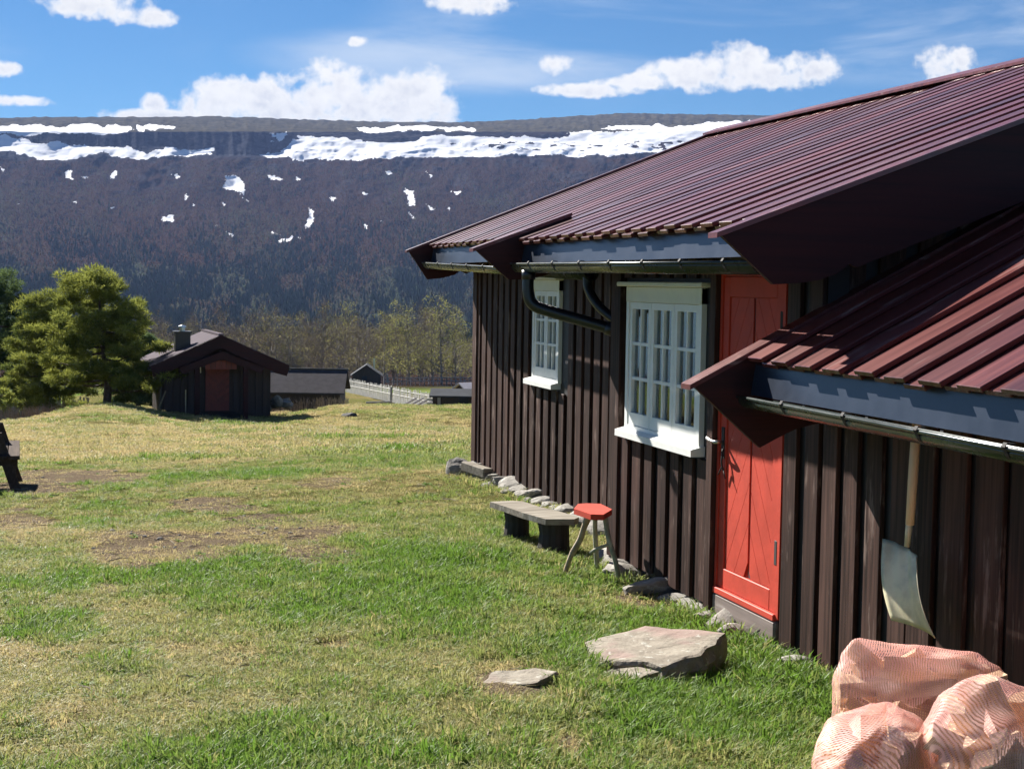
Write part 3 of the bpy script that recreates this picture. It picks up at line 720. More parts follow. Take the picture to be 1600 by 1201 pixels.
clad(wall_far, WL, YF - 0.02, YC + 0.2, -1.99, 0.30, 0.232, 0.148, [(SWIN[0] - .05, SWIN[1] + .05, SWIN[2] - 0.08, SWIN[3] + .05)])
clad(wall_near, WR, YC - 0.20, 8.60, -1.95, 0.22, 0.235, 0.15, [(WIN[0] - .06, WIN[1] + .06, WIN[2] - 0.07, WIN[3] + .06)])
clad(wall_near, WR, 7.62, 7.36, -1.95, 0.12, 0.232, 0.150, [])
clad(wall_low, WR, 7.165, 6.36, -1.95, -0.46, 0.232, 0.150, [])
clad(wall_low, WR, 6.30, 3.4, -1.95, -0.46, 0.256, 0.205, [])
plank('corner_board', (0.05, 0.19, 2.16), M_board, cabin, (WR - 0.022, YC - 0.085, -0.87))
plank('corner_board', (0.16, 0.03, 2.16), M_board, cabin, (WR + 0.07, YC + 0.016, -0.87))
plank('corner_board', (0.05, 0.16, 2.30), M_board, cabin, (WL - 0.024, YF + 0.005, -0.86))
plank('corner_board', (0.05, 0.085, 2.06), M_board, cabin, (WR - 0.025, DOOR[1] + 0.06, -0.93))
for k in range(9):   # boards of the near gable above the lower roof
    xg = WR + 0.16 + k * 0.232; zt = roof_under(xg) - 0.08
    plank('wall_board', (0.15, 0.026, 1.2), M_board, cabin, (xg, 7.265, zt - 0.6))

# ---- door: frame, chevron planks, handle, hinges
def clip_poly(poly, a, b, c):      # keep a*x+b*y<=c
    out = []
    for k in range(len(poly)):
        p, q = poly[k], poly[(k + 1) % len(poly)]; fp = a * p[0] + b * p[1] - c; fq = a * q[0] + b * q[1] - c
        if fp <= 0: out.append(p)
        if (fp < 0 < fq) or (fq < 0 < fp): t = fp / (fp - fq); out.append((p[0] + t * (q[0] - p[0]), p[1] + t * (q[1] - p[1])))
    return out
def chevron(parent, X, y0, y1, z0, z1, up, mat, pitch, slope=1.75, gap=0.007, th=0.012):
    """diagonal planks filling a panel; up=+1 rises towards +y"""
    h = (y1 - y0) * slope; n0 = -int(h / pitch) - 1; z = z0 + n0 * pitch
    while z < z1:
        rect = [(y0, z0), (y1, z0), (y1, z1), (y0, z1)]
        # lines: zz = z + up*slope*(y - yref)
        yref = y0 if up > 0 else y1
        p = clip_poly(rect, up * slope, -1.0, up * slope * yref - (z + gap / 2)); 
        if len(p) > 2: p = clip_poly(p, -up * slope, 1.0, -up * slope * yref + (z + pitch - gap / 2))
        if len(p) > 2:
            ar = 0.5 * abs(sum(p[k][0] * p[(k + 1) % len(p)][1] - p[(k + 1) % len(p)][0] * p[k][1] for k in range(len(p))))
            if ar > 0.002:
                o = part(MB().prism(p, 0, X - th, X), 'door_plank', mat, parent); fix_normals(o.data)
        z += pitch
DX = WR + 0.012
m = MB(); m.box(DX, DX + 0.045, DOOR[0] + .02, DOOR[1] - .02, DOOR[2] + .012, DOOR[3])
door = part(m, 'door', M_red)
ym = (DOOR[0] + DOOR[1]) / 2 - 0.015
for (a, b, c, d) in ((DOOR[0] + .02, DOOR[0] + .10, DOOR[2] + .01, DOOR[3]), (DOOR[1] - .10, DOOR[1] - .02, DOOR[2] + .01, DOOR[3])):
    o = part(MB().box(DX - 0.022, DX, a, b, c, d, 0.004), 'door_stile', M_red, door); fix_normals(o.data)
for (c, d) in ((DOOR[2] + .01, DOOR[2] + .13), (DOOR[3] - .12, DOOR[3])):
    o = part(MB().box(DX - 0.022, DX, DOOR[0] + .101, DOOR[1] - .101, c, d, 0.004), 'door_rail', M_red, door); fix_normals(o.data)
chevron(door, DX, ym + 0.014, DOOR[1] - .104, DOOR[2] + .134, DOOR[3] - .124, -1, M_red, 0.235)
chevron(door, DX, DOOR[0] + .104, ym - 0.014, DOOR[2] + .134, DOOR[3] - .124, 1, M_red, 0.235)
m = MB(); m.box(DX - 0.003, DX + 0.02, ym - 0.011, ym + 0.011, DOOR[2] + .134, DOOR[3] - .124); part(m, 'door_joint', M_dark, door)
o = part(MB().box(DX - 0.045, DX - 0.0, DOOR[0] + .0, DOOR[1] - .0, DOOR[2] - .03, DOOR[2] + .008, 0.004), 'drip_board', M_red, door); fix_normals(o.data)
for zc in (-1.47, -0.20):
    o = part(MB().box(DX - 0.032, DX - 0.004, DOOR[0] + .0, DOOR[0] + .035, zc - .07, zc + .07, 0.004), 'hinge', M_iron, door); fix_normals(o.data)
hy = DOOR[1] - 0.062
m = MB(); m.box(DX - 0.028, DX - 0.022, hy - .02, hy + .02, -1.03, -0.84); part(m, 'lock_plate', M_iron, door)
m = MB(); m.tube([(DX - 0.02, hy, -.93), (DX - 0.085, hy, -.93)], 0.010, 8); m.tube(bez([(DX - 0.08, hy - .005, -.93), (DX - 0.085, hy + .05, -.925), (DX - 0.08, hy + .12, -.915)], 4), 0.0095, 8)
part(m, 'door_handle', M_steel, door, True)
m = MB(); m.tube(bez([(DX - 0.03, hy - .01, -.97), (DX - 0.045, hy - .03, -1.05), (DX - 0.04, hy - .05, -1.10)], 4), 0.006, 6); m.tube([(DX - 0.04, hy - .045, -1.09), (DX - 0.045, hy - .09, -1.14)], 0.004, 5); m.tube([(DX - 0.04, hy - .03, -1.07), (DX - 0.045, hy + .02, -1.13)], 0.004, 5)
part(m, 'key_bunch', M_iron, door, True)
for (a, b) in ((DOOR[0] - .03, DOOR[0] + .018), (DOOR[1] - .018, DOOR[1] + .012)):
    m = MB(); m.box(DX - 0.03, DX + 0.06, a, b, DOOR[2] - .02, DOOR[3] + .05); part(m, 'door_jamb', M_red if a > 8 else M_red)
m = MB(); m.box(DX - 0.03, DX + 0.06, DOOR[0] + .018, DOOR[1] - .018, DOOR[3] + .003, DOOR[3] + .06); part(m, 'door_jamb', M_red)
plank('threshold_beam', (0.10, 0.86, 0.13), M_sill, cabin, (WR + 0.02, 8.12, -1.915), ch=0.012)

# ---- windows
def window(X, y0, y1, z0, z1, ncase, hood, sill, head=0.10, name='window'):
    """white casement window, two panes across and three high in each casement"""
    fw = 0.05
    m = MB()
    m.box(X - 0.035, X + 0.05, y0, y0 + fw, z0, z1); m.box(X - 0.035, X + 0.05, y1 - fw, y1, z0, z1)
    m.box(X - 0.035, X + 0.05, y0 + fw, y1 - fw, z0, z0 + 0.03)
    win = part(m, name, M_white)
    o = part(MB().box(X - 0.040, X + 0.02, y0 - 0.0, y1 + 0.0, z1 - head, z1, 0.004), 'head_board', M_cream, win); fix_normals(o.data)
    o = part(MB().box(X - 0.085, X + 0.02, hood[0], hood[1], z1 + 0.002, z1 + 0.034, 0.006), 'drip_hood', M_cream, win); fix_normals(o.data)
    o = part(MB().prism([(X - 0.095, z0 - 0.055), (X + 0.03, z0 - 0.055), (X + 0.03, z0 + 0.012), (X - 0.035, z0 + 0.004), (X - 0.095, z0 - 0.012)], 1, sill[0], sill[1]), 'window_sill', M_white, win); fix_normals(o.data)
    cw = (y1 - y0 - 2 * fw) / ncase; zb, zt = z0 + 0.032, z1 - head - 0.003; g = 0.003
    for c in range(ncase):
        a = y0 + fw + c * cw + g; b = a + cw - 2 * g; st = 0.048; tr, br = 0.045, 0.085
        m = MB(); m.box(X - 0.028, X + 0.012, a, a + st, zb, zt); m.box(X - 0.028, X + 0.012, b - st, b, zb, zt)
        m.box(X - 0.028, X + 0.012, a + st, b - st, zb, zb + br); m.box(X - 0.028, X + 0.012, a + st, b - st, zt - tr, zt)
        part(m, 'casement', M_white, win)
        ya, yb, za, zc = a + st, b - st, zb + br, zt - tr; mw = 0.022; ymid = (ya + yb) / 2
        m = MB(); m.box(X - 0.023, X + 0.008, ymid - mw / 2, ymid + mw / 2, za, zc)
        hs = [za + (zc - za) * k / 3 for k in (1, 2)]
        for zz in hs:
            m.box(X - 0.0225, X + 0.0075, ya, ymid - mw / 2, zz - mw / 2, zz + mw / 2); m.box(X - 0.0225, X + 0.0075, ymid + mw / 2, yb, zz - mw / 2, zz + mw / 2)
        part(m, 'muntin', M_white, win)
        zz = [za] + hs + [zc]
        for r in range(3):
            for (p, q) in ((ya, ymid), (ymid, yb)):
                m = MB(); m.box(X - 0.004 + random.uniform(-.001, .001), X, p + 0.001, q - 0.001, zz[r] + 0.001, zz[r + 1] - 0.001); part(m, 'pane', M_glass, win)
    # curtain with folds, inside
    n = 90; V = []; F = []
    for k in range(n + 1):
        yy = y0 + (y1 - y0) * k / n; xx = X + 0.16 + 0.022 * math.sin(k * 1.1) + 0.012 * math.sin(k * 0.37)
        V += [(xx, yy, z0), (xx, yy, z1)]
    F = [(2 * k, 2 * k + 2, 2 * k + 3, 2 * k + 1) for k in range(n)]
    m = MB().add(V, F); o = part(m, 'curtain', M_curtain, win, True)
    sm = o.modifiers.new('thickness', 'SOLIDIFY'); sm.thickness = 0.003
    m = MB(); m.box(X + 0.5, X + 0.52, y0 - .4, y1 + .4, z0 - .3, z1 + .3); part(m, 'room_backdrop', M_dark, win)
    return win
w1 = window(WR, *WIN, 3, (WIN[0] - .10, WIN[1] + .08), (WIN[0] - .02, WIN[1] + .03), 0.105)
w2 = window(WL, *SWIN, 2, (SWIN[0] - .03, SWIN[1] + .04), (SWIN[0] + .02, SWIN[1] + .08), 0.10)

# ---- roofs of overlapping planks running down the slope
def roof_section(name, xe, ze, xr, zr, ya, yb, pitch=0.275, width=0.165, th=0.024, lip=0.02):
    """ya<yb; (xe,ze) top edge of the upper planks at the eave"""
    L = math.hypot(xr - xe, zr - ze); ang = math.atan2(zr - ze, xr - xe); ca, sa = math.cos(ang), math.sin(ang)
    deck = MB().prism([(xe + .06, ze - .075 + .06 * sa / ca), (xr, zr - .075), (xr, zr - .055), (xe + .06, ze - .055 + .06 * sa / ca)], 1, ya, yb)
    roof = part(deck, name, M_barge); fix_normals(roof.data)
    def put(yc, off, out):
        l = L + out; mx = xe - out * ca + l / 2 * ca + off * sa; mz = ze - out * sa + l / 2 * sa - off * ca
        plank('roof_plank', (round(l, 2), width, th), M_roof, roof, (mx, yc + random.uniform(-.004, .004), mz), (random.uniform(-.012, .012), -ang + random.uniform(-.0012, .0012), random.uniform(-.0012, .0012)))
    n = int((yb - ya) / pitch)
    for k in range(n + 1):
        yc = yb - 0.10 - k * pitch
        if yc - width / 2 < ya - 0.02: break
        put(yc, th * 0.5, random.uniform(0, .02))
        if yc - pitch / 2 - width / 2 > ya - 0.05: put(yc - pitch / 2, th * 1.5 + 0.002, random.uniform(-.01, .02) )
    return roof
roof1 = roof_section('roof', 3.28, 0.345, RIDGE_X, RIDGE_Z, 6.98, 11.38)
roof2 = roof_section('roof', 3.78, 0.415, RIDGE_X, RIDGE_Z - 0.02, 11.46, 16.66)
m = MB().prism([(RIDGE_X, RIDGE_Z - .05), (10.9, 0.40), (10.9, 0.44), (RIDGE_X, RIDGE_Z + .0)], 1, 6.98, 16.66)
o = part(m, 'rear_roof_slope', M_roof); fix_normals(o.data)
o = part(MB().prism([(RIDGE_X - .17, RIDGE_Z - .052), (RIDGE_X, RIDGE_Z + .012), (RIDGE_X + .17, RIDGE_Z - .052), (RIDGE_X + .17, RIDGE_Z - .03), (RIDGE_X, RIDGE_Z + .036), (RIDGE_X - .17, RIDGE_Z - .03)], 1, 6.9, 16.7), 'ridge_board', M_roof); fix_normals(o.data)

def bargeboard(y, tip, slope, xr, depth, prof, capw=0.10, th=0.03, cap_back=False):
    """tip = (x,z) of the cap at the eave; prof = lower outline (x,z) from the eave corner inwards"""
    def top(x): return tip[1] + (x - tip[0]) * slope
    pts = [(tip[0] + .03, top(tip[0] + .03) - 0.028)] + prof + [(xr, top(xr) - depth), (xr, top(xr) - 0.028)]
    o = part(MB().prism(pts, 1, y, y + th), 'bargeboard', M_barge); fix_normals(o.data)
    y0, y1 = y - 0.012, y + capw
    o = part(MB().prism([(tip[0], top(tip[0]) - .026), (xr, top(xr) - .026), (xr, top(xr)), (tip[0], top(tip[0]))], 1, y0, y1), 'verge_cap', M_roof); fix_normals(o.data)
S1 = (RIDGE_Z - 0.345) / (RIDGE_X - 3.28)
def prof1(dx, dz):
    return [(3.31 + dx, .015 + dz), (3.44 + dx, .022 + dz), (3.56 + dx, .040 + dz), (3.66 + dx, .075 + dz), (3.72 + dx, .125 + dz), (3.76 + dx, .105 + dz)]
bargeboard(6.93, (3.0, 0.262), S1, RIDGE_X, 0.42, prof1(0, 0))
bargeboard(11.40, (2.93, 0.262), S1 * 1.0, 3.72, 0.42, prof1(-.09, 0.012), capw=0.11)
S2 = (RIDGE_Z - .02 - 0.415) / (RIDGE_X - 3.78)
bargeboard(16.66, (3.53, 0.345), S2, RIDGE_X, 0.40, [(3.77, .028), (3.95, .048), (4.08, .085), (4.14, .13), (4.22, .10), (4.30, .14)])

# eave sheet metal, gutters with hangers, pipes
def eave(x, z0, z1, ya, yb, lean=0.03):
    o = part(MB().prism([(x, z0), (x + .004, z0), (x + lean + .004, z1), (x + lean, z1)], 1, ya, yb), 'eave_flashing', M_metal); fix_normals(o.data)
    o = part(MB().prism([(x + .006, z0 + .0), (WL + .05 if x > 3.5 else WR + .05, z0 + .02), (WL + .05 if x > 3.5 else WR + .05, z0 + .04), (x + .006, z0 + .02)], 1, ya, yb), 'soffit_board', M_barge); fix_normals(o.data)
def gutter(x, za, zb, ya, yb, hang, rad=0.058):
    """half round gutter from ya (height za) to yb (zb)"""
    V = []; F = []; n = 12; rows = 2
    for (y, z) in ((ya, za), (yb, zb)):
        for r_ in (rad, rad - 0.005):
            for k in range(n + 1):
                t = math.pi + math.pi * k / n; V.append((x + r_ * math.cos(t), y, z + r_ * math.sin(t)))
    q = n + 1
    for k in range(n):
        F.append((k, k + 1, 2 * q + k + 1, 2 * q + k)); F.append((q + k + 1, q + k, 3 * q + k, 3 * q + k + 1))
        F.append((k, q + k, q + k + 1, k + 1)); F.append((2 * q + k, 2 * q + k + 1, 3 * q + k + 1, 3 * q + k))
    for k in (0, n): F.append((k, 2 * q + k, 3 * q + k, q + k))
    m = MB().add(V, F); g = part(m, 'gutter', M_gut, cabin, True); fix_normals(g.data)
    m = MB(); m.tube([(x - rad - .001, ya, za + .004), (x - rad - .001, yb, zb + .004)], 0.0095, 10); part(m, 'gutter_bead', M_gut, g, True)
    for yh in hang:
        z = za + (zb - za) * (yh - ya) / (yb - ya); V = []
        path = [(x + (rad + .007) * math.cos(math.pi + math.pi * k / 12), yh, z + .008 + (rad + .006) * math.sin(math.pi + math.pi * k / 12)) for k in range(13)]
        path = [(x - rad + .03, yh, z + .022), (x - rad - .006, yh, z + .026), (x - rad - .016, yh, z + .010)] + path[1:]
        m = MB()
        for dy in (-.007, .007): pass
        Vb = []; Fb = []
        for p in path: Vb += [(p[0], p[1] - .012, p[2]), (p[0], p[1] + .012, p[2])]
        Fb = [(2 * k, 2 * k + 1, 2 * k + 3, 2 * k + 2) for k in range(len(path) - 1)]
        m.add(Vb, Fb); h = part(m, 'gutter_hanger', M_iron, g); sm = h.modifiers.new('thickness', 'SOLIDIFY'); sm.thickness = 0.004
    return g
eave(3.315, 0.155, 0.315, 6.97, 11.39)
gutter(3.265, 0.118, 0.142, 6.97, 11.30, [7.30 + .585 * k for k in range(7)])
eave(3.80, 0.20, 0.385, 10.9, 16.65)
gutter(3.755, 0.085, 0.205, 11.0, 16.6, [11.5 + .62 * k for k in range(9)])
m = MB(); m.tube(bez([(3.265, 11.02, .10), (3.265, 11.02, -.06), (3.30, 11.0, -.155), (3.42, 10.95, -.205), (3.78, 10.78, -.31), (3.90, 10.70, -.36), (3.97, 10.56, -.46), (3.98, 10.52, -.62), (3.98, 10.52, -1.95)], 7), 0.044, 14)
dp = part(m, 'downpipe', M_pipe, cabin, True)
for pa in ([(3.265, 11.02, .10), (3.265, 11.02, .03)], [(3.80, 10.77, -.316), (3.86, 10.735, -.338)]):
    m = MB(); m.tube(pa, 0.052, 14); part(m, 'pipe_collar', M_pipe, dp, True)
m = MB(); m.tube(bez([(3.74, 11.05, .07), (3.745, 11.03, -.04), (3.80, 10.92, -.17), (3.90, 10.74, -.29), (3.98, 10.56, -.42)], 7), 0.036, 12)
part(m, 'downpipe', M_pipe, cabin, True)

# ---- lower roof over the near end
AS = 0.515
roof3 = roof_section('lower_roof', 3.26, -0.352, 5.05, -0.352 + AS * 1.79, 3.0, 7.12)
o = part(MB().prism([(5.05, .48), (6.6, -.25), (6.6, -.22), (5.05, .53)], 1, 3.0, 7.12), 'rear_lower_slope', M_roof); fix_normals(o.data)
bargeboard(7.14, (2.965, -0.492), AS, 5.05, 0.44, [(3.36, -.815), (3.45, -.77), (3.55, -.725), (3.65, -.70), (3.72, -.69)], capw=0.11)
o = part(MB().prism([(3.295, -.545), (3.299, -.545), (3.325, -.385), (3.321, -.385)], 1, 3.0, 7.13), 'eave_flashing', M_metal); fix_normals(o.data)
o = part(MB().prism([(3.30, -.545), (WR, -.52), (WR, -.50), (3.30, -.525)], 1, 3.0, 7.13), 'soffit_board', M_barge); fix_normals(o.data)
gutter(3.245, -0.572, -0.552, 3.0, 7.06, [6.55 - .60 * k for k in range(6)], 0.052)

# ---- foundation stones
def stone_mesh(name, seed, mat, size, flat=0.0, sub=3, rough=0.22):
    import bmesh
    r = np.random.default_rng(seed); bm = bmesh.new(); bmesh.ops.create_icosphere(bm, subdivisions=sub, radius=0.5)
    pl = [(_n(r.normal(0, 1, 3)), r.uniform(0.28, 0.44)) for _ in range(11)]
    for v in bm.verts:
        p = np.array(v.co)
        for nn, d in pl:
            q = p @ nn
            if q > d: p = p - nn * (q - d) * 0.92
        if flat: p[2] = min(p[2], flat)
        k = float(fbm(np.array([p[0] * 6 + seed]), np.array([p[1] * 6 + p[2] * 7]), seed, 3)[0]) - 0.5
        p = p * (1 + k * rough)
        v.co = (p[0] * size[0], p[1] * size[1], p[2] * size[2])
    me = bpy.data.meshes.new(name); bm.to_mesh(me); bm.free(); me.materials.append(mat)
    return me
y = YF + 0.05; k = 0
protos = [stone_mesh('foundation_stone', 40 + j, M_stone, (0.34, 0.42, 0.21)) for j in range(7)]
while y > 5.4:
    X = WL if y > YC + .05 else WR; sc = random.uniform(0.62, 1.15)
    o = link('foundation_stone', protos[k % 7], cabin, Vector((X - 0.015 + random.uniform(-.05, .03), y, -2.02 + random.uniform(-.025, .03))) - cabin.location, (random.uniform(-.3, .3), random.uniform(-.3, .3), random.uniform(0, 6.28)), (sc * random.uniform(.8, 1.1), sc * 1.15, sc * .72))
    if random.random() < 0.45:
        s2 = random.uniform(.35, .6); link('foundation_stone', protos[(k + 3) % 7], cabin, Vector((X - 0.14 + random.uniform(-.06, .03), y + .1, -2.07 + random.uniform(-.01, .02))) - cabin.location, (random.uniform(-.4, .4), 0, random.uniform(0, 6.28)), (s2, s2, s2))
    y -= 0.27 * sc + random.uniform(-.02, .04); k += 1

# ------------------------------------------------------------------ loose things by the wall
def gz(x, y): return float(ground_z(np.array([x]), np.array([y]))[0])
def stand(name, me, loc, label, cat, rot=(0, 0, 0), group=None):
    return tag(link(name, me, None, loc, rot), label, cat, group)
# corner stone and piece of squared timber at the far corner
stand('corner_stone', stone_mesh('corner_stone', 91, M_stone, (0.32, 0.30, 0.30)), (4.05, 16.2, gz(4.05, 16.2) + .04), 'rough grey stone on the grass at the far cabin corner', 'stone')
o = plank('timber_offcut', (0.12, 0.50, 0.10), M_grey, None, (4.10, 15.65, gz(4.1, 15.65) + .10), (0.05, 0.04, 0.25), 0.01); tag(o, 'short grey squared timber lying against the foundation by the far corner', 'timber')
# big cracked slab and small sunken slab
def slab(name, outline, zt, zb, mat, seed, undercut=0.10):
    r = np.random.default_rng(seed); P = []; n = len(outline)
    for k in range(n):
        a, b = np.array(outline[k]), np.array(outline[(k + 1) % n])
        for t in np.linspace(0, 1, 7)[:-1]: P.append(a * (1 - t) + b * t)
    P = np.array(P); c = P.mean(0); N_ = len(P); V = []; F = []
    rings = [(0.0, 1.0), (0.35, 1.0), (0.65, 1.0), (0.88, 1.0), (0.97, .97), (1.0, .86), (1.005, .6), (.985, .3), (.95, .0)]
    for (s, h) in rings[1:]:
        for p in P:
            q = c + (p - c) * s; j = (fbm(q[0] * 9, q[1] * 9, seed, 3) - .5)
            tilt = (q[0] - c[0]) * 0.06 + (q[1] - c[1]) * -0.02
            ed = (fbm(p[0] * 7, p[1] * 7 + h * 4, seed + 5, 3) - .5) * 0.07 * (s > .9)
            q = q + _n(p - c) * ed
            V.append((q[0], q[1], zb + (zt - zb) * h + tilt * h + j * 0.02 * (h > .5)))
    ct = len(V); V.append((c[0], c[1], zt)); R_ = len(rings) - 1
    for a in range(R_ - 1):
        for k in range(N_): F.append((a * N_ + k, a * N_ + (k + 1) % N_, (a + 1) * N_ + (k + 1) % N_, (a + 1) * N_ + k))
    F += [(ct, (k + 1) % N_, k) for k in range(N_)]
    me = mesh_from(name, V, F, mat); fix_normals(me); return me
g0 = gz(2.8, 7.2)
bs = tag(empty('stone_slab', (2.8, 7.2, g0)), 'large pale flat topped stone slab with a broken corner, before the red door', 'stone')
for (ol, zt_, sd) in (([(2.36, 6.96), (2.58, 7.52), (2.98, 7.72), (3.30, 7.34), (3.00, 6.96), (2.725, 6.82), (2.675, 6.95), (2.52, 7.01)], -1.835, 5), ([(2.39, 6.92), (2.52, 6.995), (2.66, 6.935), (2.705, 6.81), (2.60, 6.74), (2.47, 6.72)], -1.862, 6)):
    o = link('slab_piece', slab('slab_piece', ol, zt_, g0 - .05, M_slab, sd), bs); o.location = -bs.location
me = slab('sunken_stone', [(a - .06, b - .27) for a, b in ((1.82, 6.88), (1.94, 7.04), (2.14, 7.04), (2.21, 6.92), (2.06, 6.78), (1.90, 6.76))], gz(1.95, 6.63) + .02, gz(1.95, 6.63) - .05, M_slab, 15)
tag(link('sunken_stone', me), 'small flat stone sunk in the grass left of the large slab', 'stone')

# bench: plank on two log stumps
bx, by = 3.42, 11.3
bench = tag(empty('plank_bench', (bx, by, gz(bx, by))), 'low grey plank bench on two dark stumps along the cabin wall', 'bench')
gb = bench.location.z; zt = -1.745
m = MB(); n = 16; V = []
outl = [(-.12, .52), (.08, .50), (.14, .44), (.12, .15), (.15, -.15), (.14, -.46), (.06, -.53), (-.14, -.45), (-.15, -.1), (-.13, .2)]
o = MB().prism([(a * 1.0, b) for a, b in outl], 2, zt - gb - .045, zt - gb).build('seat', M_grey, bench); fix_normals(o.data)
o.rotation_euler = (0, 0, 0.2)
for (dx, dy, rr) in ((-.06, .28, .10), (.06, -.32, .12)):
    m = MB(); m.tube([(dx, dy, -.08), (dx + 0.01, dy, (zt - gb) * .5), (dx, dy, zt - gb - .046)], [rr * 1.1, rr * .95, rr], 14); m.build('stump', M_logdark, bench, False)

# three legged stool with red seat
sx, sy = 3.44, 9.95
stool = tag(empty('stool', (sx, sy, gz(sx, sy))), 'small stool with red painted seat and crooked branch legs', 'stool')
gs = stool.location.z; zt = -1.54 - gs
o = MB().prism([(-.13, .03), (-.10, -.24), (-.02, -.27), (.12, -.05), (.13, .22), (.04, .26), (-.03, .24)], 2, zt - .038, zt).build('seat', M_red, stool); fix_normals(o.data)
m = MB(); m.tube(bez([(-.03, -.02, zt - .03), (-.06, .0, zt - .12), (-.085, .02, zt * .55), (-.14, .05, zt * .3), (-.19, .07, -.03)], 5), [.024] * 5 + [.021] * 10 + [.017] * 6, 9); m.build('leg', M_branch, stool, True)
m = MB(); m.tube(bez([(.06, .12, zt - .03), (.08, .18, zt * .6), (.12, .22, -.03)], 5), .018, 9); m.build('leg', M_branch2, stool, True)
m = MB(); m.tube(bez([(.04, -.13, zt - .03), (.06, -.17, zt * .6), (.10, -.20, zt * .3), (.13, -.21, -.03)], 5), .018, 9); m.tube(bez([(.07, -.18, zt * .55), (-.02, -.16, zt * .48), (-.05, -.10, zt * .40)], 4), .012, 7); m.build('leg', M_branch2, stool, True)

# snow shovel hanging on the wall
sh = tag(empty('snow_shovel', (3.60, 6.06, -1.15)), 'aluminium snow shovel with pale wooden shaft hanging on dark wall', 'shovel')
m = MB(); m.tube([(.015, .0, .70), (.0, .0, .30), (-.005, .005, .10)], [.021, .022, .019], 12); m.build('shaft', M_handle, sh, True)
m = MB(); m.tube([(-.004, .005, .14), (-.012, .012, -.0)], [.0175, .012], 12); m.build('socket', M_alu, sh, True)
n1_, n2_ = 14, 16; V = []; F = []
for i in range(n1_ + 1):
    t = i / n1_
    for j in range(n2_ + 1):
        u = j / n2_ * 2 - 1
        wd = 0.145 + 0.035 * t; yy = u * wd - 0.20 * t + .012; zz = -0.005 - 0.32 * t + 0.02 * u * (1 - t)
        xx = -0.012 - 0.045 * math.sin(t * 2.6) - 0.035 * u * u + (-0.02) * t * t + 0.006 * math.cos(u * 9) * (1 - t)
        V.append((xx, yy, zz))
for i in range(n1_):
    for j in range(n2_):
        a = i * (n2_ + 1) + j; F.append((a, a + 1, a + n2_ + 2, a + n2_ + 1))
o = MB().add(V, F).build('blade', M_alu, sh, True); smd = o.modifiers.new('thickness', 'SOLIDIFY'); smd.thickness = 0.004
m = MB(); m.tube([(.16, .0, .675), (.02, .0, .675), (-.01, .0, .70)], .005, 6); m.build('hook', M_iron, sh)

# firewood sacks
def sack_material():
    """open woven net: threads of pink plastic with gaps one can see through"""
    m, N, b, out = new_mat('pink_net_sack'); t = m.node_tree
    tc = N.n('ShaderNodeTexCoord'); P = tc.outputs['Object']; sp = N.n('ShaderNodeSeparateXYZ', i={0: P}); nz = N.noise(P, 6, 3); nf = N.noise(P, 40, 4, 0.7)
    warp = N.m('MULTIPLY', N.m('SUBTRACT', nz, .5), 0.05)
    la = N.m('ABSOLUTE', N.m('SINE', N.m('MULTIPLY', N.m('ADD', sp.outputs[0], warp), 330.0)))
    lb = N.m('ABSOLUTE', N.m('SINE', N.m('MULTIPLY', N.m('ADD', N.m('ADD', sp.outputs[1], N.m('MULTIPLY', sp.outputs[2], .7)), warp), 400.0)))
    thread = N.m('MAXIMUM', N.smooth(la, 0.45, 0.75), N.m('MULTIPLY', N.smooth(lb, 0.55, 0.9), 0.6))
    bunch = N.smooth(N.noise(P, 4.5, 4, .6), .52, .66)      # where the net lies in folds it is denser
    alpha = N.m('ADD', N.m('MULTIPLY', thread, N.m('ADD', .40, N.m('MULTIPLY', nf, .35))), N.m('MULTIPLY', bunch, .40), clamp=True)
    pink = N.mix(N.smooth(nz, .35, .65), (0.84, 0.44, 0.41, 1), (0.90, 0.60, 0.53, 1)); pink = N.mix(N.m('MULTIPLY', bunch, N.smooth(nf, .42, .6)), pink, (0.88, 0.68, 0.64, 1))
    N.set(b.inputs['Base Color'], pink); b.inputs['Roughness'].default_value = 0.5; b.inputs['Specular IOR Level'].default_value = 0.35
    tl = N.n('ShaderNodeBsdfTranslucent', i={'Color': pink}); mx = N.n('ShaderNodeMixShader', i={0: 0.35, 1: b.outputs[0], 2: tl.outputs[0]})
    tr = N.n('ShaderNodeBsdfTransparent'); m2 = N.n('ShaderNodeMixShader', i={0: alpha, 1: tr.outputs[0], 2: mx.outputs[0]}); t.links.new(m2.outputs[0], out.inputs[0])
    return m
M_sack = sack_material()
M_split = wood('split_firewood', (0.58, 0.36, 0.21), (0.82, 0.60, 0.40), 0, (0.6, 0.8), 0.9, (0.36, 0.17, 0.08), 0.3, 0.4, 0.3, vary=0.3)
M_birch_log = plain('birch_bark', (0.66, 0.63, 0.58), 0.7, 0, 0.3, 18, 0.5, 0.3, 30)
def wedge_mesh(seed):
    r = np.random.default_rng(seed); L = r.uniform(.13, .16); n = 5; a0 = r.uniform(0, 6.28); rad = r.uniform(.045, .062)
    sec = [(0, 0)] + [(rad * r.uniform(.85, 1.1) * math.cos(a0 + t), rad * r.uniform(.85, 1.1) * math.sin(a0 + t)) for t in np.linspace(0, r.uniform(1.5, 2.6), n)]
    c = np.mean(sec, 0); sec = [(p[0] - c[0], p[1] - c[1]) for p in sec]
    me = mesh_from('split_log', *(lambda q: (q.v, q.f))(MB().prism(sec, 0, -L, L)), M_split); fix_normals(me); return me
WEDGES = [wedge_mesh(300 + k) for k in range(6)]
